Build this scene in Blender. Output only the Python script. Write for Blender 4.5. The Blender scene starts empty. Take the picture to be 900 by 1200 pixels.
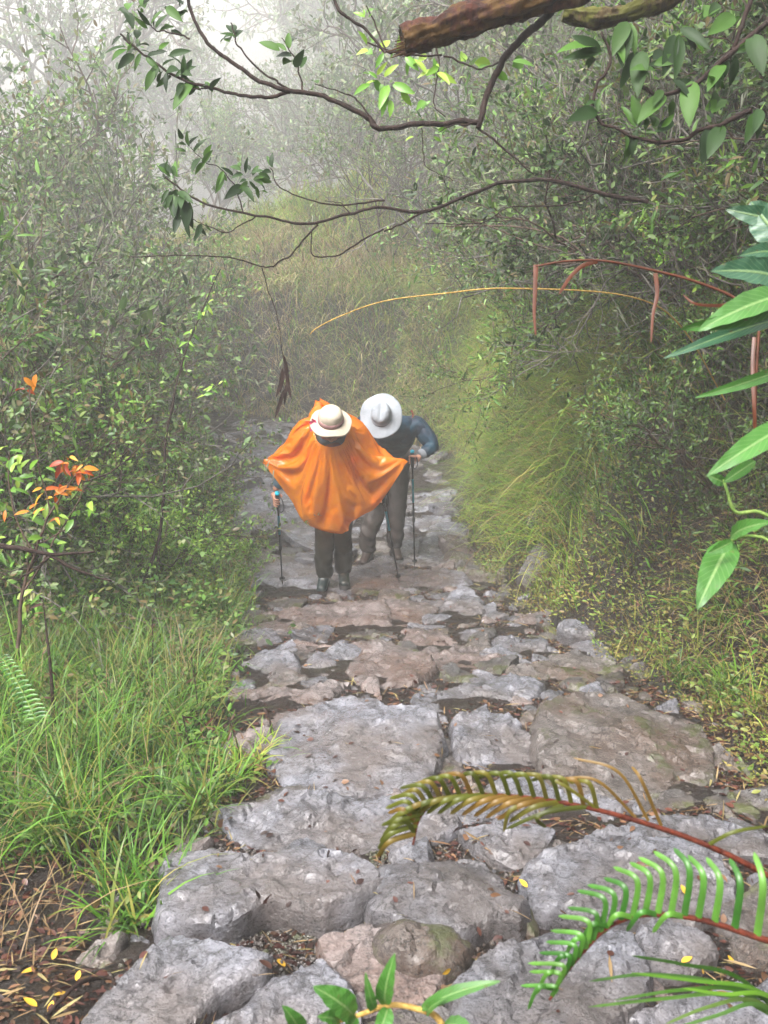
import bpy, bmesh, math, random
import numpy as np
from mathutils import Vector, Matrix, Quaternion
from mathutils.geometry import delaunay_2d_cdt
from mathutils.bvhtree import BVHTree

rad = math.radians
SC = bpy.context.scene
COL = SC.collection
random.seed(7)
RNG = np.random.default_rng(7)

# ------------------------------------------------------------------ camera
PITCH = 22.0
VFOV = 60.0
camd = bpy.data.cameras.new('camera')
cam = bpy.data.objects.new('camera', camd)
COL.objects.link(cam)
cam.location = (0, 0, 0)
cam.rotation_euler = (rad(90 - PITCH), 0, 0)
camd.sensor_fit = 'VERTICAL'
camd.angle = rad(VFOV)
camd.clip_start = 0.05
camd.clip_end = 600
camd.dof.use_dof = True
camd.dof.focus_distance = 5.0
camd.dof.aperture_fstop = 7.0
SC.camera = cam

# ------------------------------------------------------------------ world, sun, exposure
SUN_EL, SUN_ROT = 60.0, 228.0
w = bpy.data.worlds.new('World')
SC.world = w
w.use_nodes = True
nt = w.node_tree
nt.nodes.clear()
wo = nt.nodes.new('ShaderNodeOutputWorld')
bg = nt.nodes.new('ShaderNodeBackground')
sk = nt.nodes.new('ShaderNodeTexSky')
sk.sky_type = 'NISHITA'
sk.sun_disc = False
sk.sun_elevation = rad(SUN_EL)
sk.sun_rotation = rad(SUN_ROT)
sk.air_density = 1.2
sk.dust_density = 6.0
sk.ozone_density = 0.6
hs = nt.nodes.new('ShaderNodeHueSaturation')
hs.inputs['Saturation'].default_value = 0.12      # a cloud ceiling: hardly any blue
nt.links.new(sk.outputs[0], hs.inputs['Color'])
nt.links.new(hs.outputs[0], bg.inputs['Color'])
bg.inputs['Strength'].default_value = 0.15
nt.links.new(bg.outputs[0], wo.inputs['Surface'])

sd = bpy.data.lights.new('sun', 'SUN')
sd.energy = 2.2
sd.angle = rad(22)
sd.color = (1.0, 0.97, 0.92)
so = bpy.data.objects.new('sun', sd)
COL.objects.link(so)
sdir = Vector((math.sin(rad(SUN_ROT)) * math.cos(rad(SUN_EL)), math.cos(rad(SUN_ROT)) * math.cos(rad(SUN_EL)), math.sin(rad(SUN_EL))))
so.rotation_euler = sdir.to_track_quat('Z', 'Y').to_euler()

SC.view_settings.view_transform = 'Standard'
SC.view_settings.look = 'None'
SC.view_settings.gamma = 1
SC.view_settings.exposure = 1.92
SC.render.engine = 'CYCLES'
cy = SC.cycles
cy.use_denoising = True
cy.max_bounces = 6
cy.diffuse_bounces = 3
cy.glossy_bounces = 2
cy.transmission_bounces = 4
cy.transparent_max_bounces = 6
cy.volume_bounces = 4
cy.caustics_reflective = False
cy.caustics_refractive = False
cy.sample_clamp_indirect = 6

# ------------------------------------------------------------------ picture helpers
FPX = 600 / math.tan(rad(VFOV / 2))
CP, SP = math.cos(rad(PITCH)), math.sin(rad(PITCH))

def ray(px, py):
    cx, cz = (px - 450) / FPX, -(py - 600) / FPX
    return Vector((cx, CP + cz * SP, -SP + cz * CP))     # depth 1 along the axis

def P(px, py, d):
    """point at depth d metres along the viewing axis"""
    return ray(px, py) * d

def PY(px, py, y):
    r = ray(px, py)
    return r * (y / r.y)

# ------------------------------------------------------------------ terrain profile
PRY = np.array([-60, -3, 1.23, 6.05, 7.6, 10, 13.5, 17, 24, 60.])
PRZ = np.array([18, -0.25, -1.58, -3.1, -3.54, -3.78, -4.02, -4.4, -5.0, -6.0])

def prof(y):
    return np.interp(y, PRY, PRZ)

def on_prof(px, py):
    r = ray(px, py)
    lo, hi = 0.3, 60.0
    f = lambda t: t * r.z - float(prof(t * r.y))
    if f(hi) > 0: return r * hi
    for _ in range(50):
        m = (lo + hi) / 2
        if f(m) > 0: lo = m
        else: hi = m
    return r * lo

LE = [(100, 1195), (120, 1150), (200, 1000), (262, 900), (262, 850), (275, 790), (285, 740), (292, 690), (292, 640), (275, 600), (262, 560), (246, 520), (243, 502)]
RE = [(1010, 1195), (960, 1100), (925, 1000), (880, 920), (845, 850), (730, 780), (650, 740), (606, 700), (565, 670), (545, 640), (536, 600), (540, 570)]
le = [on_prof(*p) for p in LE]
re_ = [on_prof(*p) for p in RE]
ley = np.array([p.y for p in le]); lex = np.array([p.x for p in le])
rey = np.array([p.y for p in re_]); rex = np.array([p.x for p in re_])
o = np.argsort(ley); ley, lex = ley[o], lex[o]
o = np.argsort(rey); rey, rex = rey[o], rex[o]
ley = np.append(ley, [16, 20, 60]); lex = np.append(lex, [-5.2, -12, -40])
rey = np.append(rey, [12.0, 13.6, 15.5, 18, 60]); rex = np.append(rex, [0.7, -0.3, -3.4, -9, -60])

def xl(y): return np.interp(y, ley, lex)
def xr(y): return np.interp(y, rey, rex)

def hash2(ix, iy, s):
    n = (ix * 374761393 + iy * 668265263 + s * 1442695041) & 0xFFFFFFFF
    n = ((n ^ (n >> 13)) * 1274126177) & 0xFFFFFFFF
    return ((n ^ (n >> 16)) & 0xFFFF) / 65535.0

def vnoise(x, y, s=0):
    x = np.asarray(x, float); y = np.asarray(y, float)
    ix = np.floor(x).astype(np.int64); iy = np.floor(y).astype(np.int64)
    fx = x - ix; fy = y - iy
    fx = fx * fx * (3 - 2 * fx); fy = fy * fy * (3 - 2 * fy)
    a = hash2(ix, iy, s); b = hash2(ix + 1, iy, s); c = hash2(ix, iy + 1, s); d = hash2(ix + 1, iy + 1, s)
    return (a + (b - a) * fx) * (1 - fy) + (c + (d - c) * fx) * fy

def fbm(x, y, s=0, octs=4):
    v = 0; a = .5
    for i in range(octs):
        v = v + a * (vnoise(x, y, s + i * 17) - .5)
        x = np.asarray(x) * 2.03 + 5.1; y = np.asarray(y) * 2.03 + 1.7; a *= .5
    return v

def sstep(a, b, x):
    t = np.clip((x - a) / (b - a), 0, 1)
    return t * t * (3 - 2 * t)

def gh(x, y):
    """height of the ground"""
    x = np.asarray(x, float); y = np.asarray(y, float)
    z = prof(y)
    ur = x - xr(y)
    ul = xl(y) - x
    wob = fbm(x * 1.1, y * 1.1, 3)
    steep = 0.85 + 0.5 * sstep(2, 5, 5 - y + 2) 
    hr = 0.05 * sstep(0, .1, ur) + 2.0 * sstep(0.0, steep, ur + wob * .35 - 0.02) * (ur > 0) + (0.35 * np.clip(ur - steep, 0, 5) + .45 * np.clip(ur - 5, 0, 30)) * (1 - .93 * sstep(15.5, 20, y) * sstep(6, 2, x))
    hl = 0.10 * np.clip(ul, 0, 2.5) + 0.35 * np.clip(ul - 2.5, 0, 40) * (1 - .9 * sstep(14, 19, y))
    z = z + .34 * np.clip(y - 50, 0, 90)
    z = z + np.where(ur > 0, hr, 0) + np.where(ul > 0, hl, 0)
    off = (ur > 0) | (ul > 0)
    z = z + wob * np.where(off, 0.28, 0.06) + fbm(x * 7, y * 7, 9) * np.where(off, .09, .045) + fbm(x * 30, y * 30, 5, 3) * .02
    return z

def gz(x, y): return float(gh(np.array([x]), np.array([y]))[0])

# ------------------------------------------------------------------ object helpers
def tag(o, label=None, cat=None, group=None, kind=None):
    if label: o['label'] = label
    if cat: o['category'] = cat
    if group: o['group'] = group
    if kind: o['kind'] = kind
    return o

def empty(name, loc, label=None, cat=None, group=None):
    o = bpy.data.objects.new(name, None)
    COL.objects.link(o)
    o.location = loc
    o.empty_display_size = .1
    return tag(o, label, cat, group)

def mesh_np(name, V, F, mat, parent=None, smooth=False, uv=None):
    """V (n,3); F list of (m,k) int arrays or python lists"""
    me = bpy.data.meshes.new(name)
    V = np.asarray(V, np.float32)
    loops = []; starts = []; tot = []; c = 0
    for f in F:
        f = np.asarray(f, np.int32)
        if f.size == 0: continue
        m, k = f.shape
        loops.append(f.ravel())
        starts.append(c + np.arange(m) * k)
        tot.append(np.full(m, k))
        c += m * k
    me.vertices.add(len(V)); me.vertices.foreach_set('co', V.ravel())
    L = np.concatenate(loops).astype(np.int32)
    me.loops.add(len(L)); me.loops.foreach_set('vertex_index', L)
    S = np.concatenate(starts).astype(np.int32)
    me.polygons.add(len(S)); me.polygons.foreach_set('loop_start', S)
    me.polygons.foreach_set('loop_total', np.concatenate(tot).astype(np.int32))
    if uv is not None:
        ul = me.uv_layers.new(name='UVMap')
        ul.data.foreach_set('uv', np.asarray(uv, np.float32)[L].ravel())
    me.update(calc_edges=True)
    me.validate()
    if smooth:
        me.polygons.foreach_set('use_smooth', np.ones(len(me.polygons), bool))
    if mat: me.materials.append(mat)
    o = bpy.data.objects.new(name, me)
    COL.objects.link(o)
    if parent: o.parent = parent
    return o

# ------------------------------------------------------------------ materials
def newmat(name):
    m = bpy.data.materials.new(name)
    m.use_nodes = True
    n = m.node_tree
    b = n.nodes['Principled BSDF']
    return m, n, b

def node(n, t, **kw):
    x = n.nodes.new(t)
    for k, v in kw.items():
        if k in x.inputs: x.inputs[k].default_value = v
        else: setattr(x, k, v)
    return x

def ramp(n, src, stops):
    r = n.nodes.new('ShaderNodeValToRGB')
    e = r.color_ramp.elements
    while len(e) < len(stops): e.new(.5)
    for el, (p, c) in zip(e, stops):
        el.position = p
        el.color = (c[0], c[1], c[2], 1) if hasattr(c, '__len__') else (c, c, c, 1)
    n.links.new(src, r.inputs[0])
    return r

def noise(n, co, scale, detail=4, rough=.55):
    t = n.nodes.new('ShaderNodeTexNoise')
    t.inputs['Scale'].default_value = scale
    t.inputs['Detail'].default_value = detail
    t.inputs['Roughness'].default_value = rough
    n.links.new(co, t.inputs['Vector'])
    return t

def mixc(n, fac, a, b, mode='MIX'):
    m = n.nodes.new('ShaderNodeMix'); m.data_type = 'RGBA'; m.blend_type = mode
    for s, v in ((0, fac), (6, a), (7, b)):
        if hasattr(v, 'links') or isinstance(v, bpy.types.NodeSocket): n.links.new(v, m.inputs[s])
        elif s == 0: m.inputs[0].default_value = v
        else: m.inputs[s].default_value = (*v, 1)
    return m.outputs[2]

def bump(n, b, src, strength=.5, dist=.01, prev=None):
    x = n.nodes.new('ShaderNodeBump')
    x.inputs['Strength'].default_value = strength
    x.inputs['Distance'].default_value = dist
    n.links.new(src, x.inputs['Height'])
    if prev: n.links.new(prev, x.inputs['Normal'])
    if b: n.links.new(x.outputs[0], b.inputs['Normal'])
    return x.outputs[0]

def rock_mat(name, c1, c2, c3, moss=0.0):
    m, n, b = newmat(name)
    tc = node(n, 'ShaderNodeTexCoord'); co = tc.outputs['Object']
    big = noise(n, co, 2.2, 5, .6)
    mid = noise(n, co, 11, 7, .68)
    fine = noise(n, co, 55, 6, .7)
    spk = noise(n, co, 150, 3, .6)
    base = ramp(n, mid.outputs[0], [(.34, c2), (.5, c1), (.68, tuple(min(1, v * 1.35) for v in c1))]).outputs[0]
    pk = ramp(n, big.outputs[0], [(.42, 0.), (.62, 1.)]).outputs[0]
    base = mixc(n, pk, base, c3)
    sp = ramp(n, spk.outputs[0], [(.33, .35), (.42, 1.), (.62, 1.), (.7, 1.35)]).outputs[0]
    base = mixc(n, .8, base, sp, 'MULTIPLY')
    dk = ramp(n, fine.outputs[0], [(.34, .25), (.45, 1.)]).outputs[0]
    base = mixc(n, .65, base, dk, 'MULTIPLY')
    # cracks
    vo = node(n, 'ShaderNodeTexVoronoi', feature='DISTANCE_TO_EDGE', Scale=5.0)
    wv = mixc(n, .12, co, mid.outputs[1])
    n.links.new(wv, vo.inputs['Vector'])
    cr = ramp(n, vo.outputs['Distance'], [(0.0, .2), (.018, 1.)]).outputs[0]
    base = mixc(n, .55, base, cr, 'MULTIPLY')
    if moss:
        ms = ramp(n, noise(n, co, 6, 6, .7).outputs[0], [(.60 - .25 * moss, 0.), (.68 - .2 * moss, 1.)]).outputs[0]
        base = mixc(n, ms, base, (.055, .06, .018))
    oi = node(n, 'ShaderNodeObjectInfo')
    hv = node(n, 'ShaderNodeHueSaturation')
    mr = node(n, 'ShaderNodeMapRange'); mr.inputs[3].default_value = .72; mr.inputs[4].default_value = 1.2
    n.links.new(oi.outputs['Random'], mr.inputs[0]); n.links.new(mr.outputs[0], hv.inputs['Value'])
    n.links.new(base, hv.inputs['Color'])
    n.links.new(hv.outputs[0], b.inputs['Base Color'])
    rr = ramp(n, noise(n, co, 5, 5, .65).outputs[0], [(.36, .08), (.64, .34)]).outputs[0]
    n.links.new(rr, b.inputs['Roughness'])
    b.inputs['Specular IOR Level'].default_value = .9
    v2 = node(n, 'ShaderNodeTexVoronoi', Scale=14.0); n.links.new(mixc(n, .25, co, fine.outputs[1]), v2.inputs['Vector'])
    p = bump(n, None, v2.outputs['Distance'], .5, .010)
    p = bump(n, None, mid.outputs[0], 1.0, .014, p)
    p = bump(n, None, fine.outputs[0], .8, .007, p)
    p = bump(n, None, cr, .5, .008, p)
    bump(n, b, spk.outputs[0], .5, .004, p)
    return m

M = {}
M['rock'] = rock_mat('wet_granite', (.145, .145, .168), (.035, .031, .035), (.095, .080, .078))
M['rock_pink'] = rock_mat('pink_wet_granite', (.165, .135, .13), (.055, .038, .034), (.115, .075, .062))
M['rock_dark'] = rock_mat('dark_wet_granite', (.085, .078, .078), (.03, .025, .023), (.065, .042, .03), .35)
M['rock_brown'] = rock_mat('earthy_wet_granite', (.13, .112, .105), (.05, .038, .033), (.085, .055, .04), .25)

m, n, b = newmat('wet_soil'); M['soil'] = m
geo = node(n, 'ShaderNodeNewGeometry'); co = geo.outputs['Position']
a1 = noise(n, co, 3, 6, .65); a2 = noise(n, co, 28, 6, .7); a3 = noise(n, co, 110, 4, .7)
c = ramp(n, a1.outputs[0], [(.35, (.010, .006, .004)), (.5, (.024, .013, .009)), (.66, (.022, .018, .008))]).outputs[0]
c = mixc(n, .6, c, ramp(n, a2.outputs[0], [(.35, .35), (.65, 1.5)]).outputs[0], 'MULTIPLY')
c = mixc(n, ramp(n, a3.outputs[0], [(.58, 0.), (.66, .6)]).outputs[0], c, (.09, .06, .05))
n.links.new(c, b.inputs['Base Color'])
b.inputs['Roughness'].default_value = .5
p = bump(n, None, a2.outputs[0], 1, .06)
bump(n, b, a3.outputs[0], 1, .02, p)
n.links.new(ramp(n, noise(n, co, 9, 5, .7).outputs[0], [(.4, .3), (.6, .75)]).outputs[0], b.inputs['Roughness'])

# ------------------------------------------------------------------ ground sheet
def grade(lo, hi, seams):
    """coordinates from lo to hi; seams: list of (until, step)"""
    out = [lo]
    for until, st in seams:
        k = max(1, int(round((until - out[-1]) / st)))
        a = out[-1]
        out += [a + (until - a) * (i + 1) / k for i in range(k)]
    return np.array(out)

gx = grade(-50, 50, [(-20, 2.0), (-6, .4), (-1.4, .1), (2.6, .03), (6, .1), (20, .5), (50, 2)])
gy = grade(-12, 130, [(-2, 1), (.6, .12), (8.5, .03), (19, .1), (35, .5), (130, 2)])
X, Y = np.meshgrid(gx, gy)
Z = gh(X, Y)
nx, ny = len(gx), len(gy)
idx = np.arange(nx * ny).reshape(ny, nx)
F = np.stack([idx[:-1, :-1], idx[:-1, 1:], idx[1:, 1:], idx[1:, :-1]], -1).reshape(-1, 4)
ground = mesh_np('ground', np.stack([X, Y, Z], -1).reshape(-1, 3), [F], M['soil'], smooth=True)
tag(ground, kind='structure')
ground['label'] = 'dark wet soil under the path and the banks'

# ------------------------------------------------------------------ paving stones
STONE_POLYS = []      # world-space outlines, for gap finding
stone_meshes = []

def in_poly(x, y, poly):
    x = np.asarray(x); y = np.asarray(y)
    ins = np.zeros(x.shape, bool)
    px, py = poly[:, 0], poly[:, 1]
    j = len(px) - 1
    for i in range(len(px)):
        cnd = ((py[i] > y) != (py[j] > y)) & (x < (px[j] - px[i]) * (y - py[i]) / (py[j] - py[i] + 1e-12) + px[i])
        ins ^= cnd
        j = i
    return ins

def make_stone(name, outline, plane, mat, seed, label, group='stone slabs and blocks paving the mountain path', rough=1.0, cat='paving stone', depth=.22, round_=1.0, dome=0.0):
    """outline: world xy polygon (n,2); plane: (xc,yc,zc,a,b)"""
    rs = np.random.default_rng(seed)
    xc, yc, zc, a, bb = plane
    d = math.hypot(yc, zc)
    size = float(np.sqrt(np.ptp(outline[:, 0]) * np.ptp(outline[:, 1])))
    oc_ = outline.mean(0); outline = oc_ + (outline - oc_) * (1 + (.062 if oc_[1] < 3.4 else .085) / max(size, .16))
    sp = max(0.0042 * d, size / 60, .006)
    # subdivide and roughen the outline
    pts = []
    n_ = len(outline)
    for i in range(n_):
        p, q = outline[i], outline[(i + 1) % n_]
        L = np.hypot(*(q - p)); k = max(1, int(L / sp))
        for j in range(k):
            pts.append(p + (q - p) * j / k)
    pts = np.array(pts)
    nxt = np.roll(pts, -1, 0); prv = np.roll(pts, 1, 0)
    sm = pts
    for _ in range(2): sm = (np.roll(sm, 1, 0) + 2 * sm + np.roll(sm, -1, 0)) / 4
    t = nxt - prv; t /= (np.linalg.norm(t, axis=1)[:, None] + 1e-9)
    nr = np.stack([t[:, 1], -t[:, 0]], 1)
    am = min(.035, size * .06)
    k1 = 6 / max(size, .1)
    dn = fbm(sm[:, 0] * k1, sm[:, 1] * k1, seed, 4) * 1.0 * am
    C = sm + nr * dn[:, None]
    # interior
    lo, hi = C.min(0), C.max(0)
    gx_, gy_ = np.meshgrid(np.arange(lo[0], hi[0], sp), np.arange(lo[1], hi[1], sp))
    q = np.stack([gx_.ravel(), gy_.ravel()], 1) + rs.uniform(-.35, .35, (gx_.size, 2)) * sp
    q = q[in_poly(q[:, 0], q[:, 1], C)]
    if len(q):
        dd = np.sqrt(((q[:, None, :] - C[None, :, :]) ** 2).sum(-1)).min(1)
        q = q[dd > sp * .6]
    allp = np.vstack([C, q])
    nC = len(C)
    vs, es, fs, *_ = delaunay_2d_cdt([Vector(p) for p in allp.tolist()], [(i, (i + 1) % nC) for i in range(nC)], [], 1, 1e-5)
    vs = np.array([list(v) for v in vs])
    fs = np.array([f[:3] for f in fs if len(f) == 3])
    # keep triangles in outline
    cen = vs[fs].mean(1)
    fs = fs[in_poly(cen[:, 0], cen[:, 1], C)]
    ed = np.sqrt(((vs[:, None, :] - C[None, :, :]) ** 2).sum(-1)).min(1)
    x, y = vs[:, 0], vs[:, 1]
    h = zc + a * (x - xc) + bb * (y - yc)
    h = h + fbm(x * 2.5 / max(size, .2), y * 2.5 / max(size, .2), seed + 3, 3) * .022 * rough * min(size, .7)
    tt = fbm((x + .4 * y) * 5, (y - .3 * x) * 5, seed + 5, 4) * 7
    fl = np.floor(tt)
    h = h + (fl + sstep(.88, 1., tt - fl)) * .014 * rough
    rid = np.abs(fbm(x * 4, y * 4, seed + 7, 5))
    h = h + np.clip(rid - .05, 0, 1) * .07 * rough
    h = h + fbm(x * 22, y * 22, seed + 9, 4) * .008 * rough
    # broken facets dropping off at the rim
    for _ in range(4):
        ang = rs.uniform(0, 6.283); dx, dy = math.cos(ang), math.sin(ang)
        pr = (x - xc) * dx + (y - yc) * dy
        mx = pr.max()
        h = np.minimum(h, zc + a * (x - xc) + bb * (y - yc) + .02 - rs.uniform(.35, 1.3) * (pr - mx * rs.uniform(.88, 1.02)))
    rimw = (.005 + .014 * vnoise(x * 8, y * 8, seed)) * round_
    h = h - (.006 + .03 * vnoise(x * 6, y * 6, seed + 1)) * round_ * np.clip(1 - ed / rimw, 0, 1) ** 2
    if dome: h = h + dome * (np.clip(ed / (size * .5), 0, 1) ** .6 - 1)
    V = [np.stack([x, y, h], 1)]
    # skirt from boundary edges
    e = np.vstack([fs[:, [0, 1]], fs[:, [1, 2]], fs[:, [2, 0]]])
    key = np.sort(e, 1); u, inv, cnt = np.unique(key, axis=0, return_inverse=True, return_counts=True)
    be = e[cnt[inv.ravel()] == 1]
    bv = np.unique(be)
    ctr = vs.mean(0)
    Fq = []
    prev = {int(v): int(v) for v in bv}
    base = len(vs)
    gb = gh(vs[bv, 0], vs[bv, 1])
    rows = 5
    dirv = vs[bv] - ctr; dirv /= np.linalg.norm(dirv, axis=1)[:, None] + 1e-9
    for r in range(1, rows + 1):
        f_ = r / rows
        zz = h[bv] - (h[bv] - np.minimum(zc - depth, gb - .03)) * f_
        off = (fbm(vs[bv, 0] * 9 + r * .7, vs[bv, 1] * 9 - zz * 9, seed + 11) * .06 - .012 * f_ + .012) * min(1, size * 2)
        V.append(np.column_stack([vs[bv] + dirv * off[:, None], zz]))
        ids = base + (r - 1) * len(bv) + np.arange(len(bv))
        cur = {int(v): int(i) for v, i in zip(bv, ids)}
        Fq.append(np.array([[prev[int(p)], cur[int(p)], cur[int(q_)], prev[int(q_)]] for p, q_ in be])[:, ::-1])
        # orient: be edges are ccw for up faces -> outside is to the right
        prev = cur
    V = np.vstack(V)
    V -= np.array([xc, yc, zc])
    o = mesh_np(name, V, [fs] + [f[:, ::-1][:, ::-1] for f in Fq], mat, smooth=True)
    bm = bmesh.new(); bm.from_mesh(o.data); bmesh.ops.recalc_face_normals(bm, faces=bm.faces)
    up = sum(f.normal.z * f.calc_area() for f in bm.faces)
    bm.to_mesh(o.data); bm.free()
    try: o.data.set_sharp_from_angle(angle=rad(38))
    except Exception: pass
    o.location = (xc, yc, zc)
    tag(o, label, cat, group)
    stone_meshes.append(o)
    STONE_POLYS.append(C)
    return o

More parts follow.
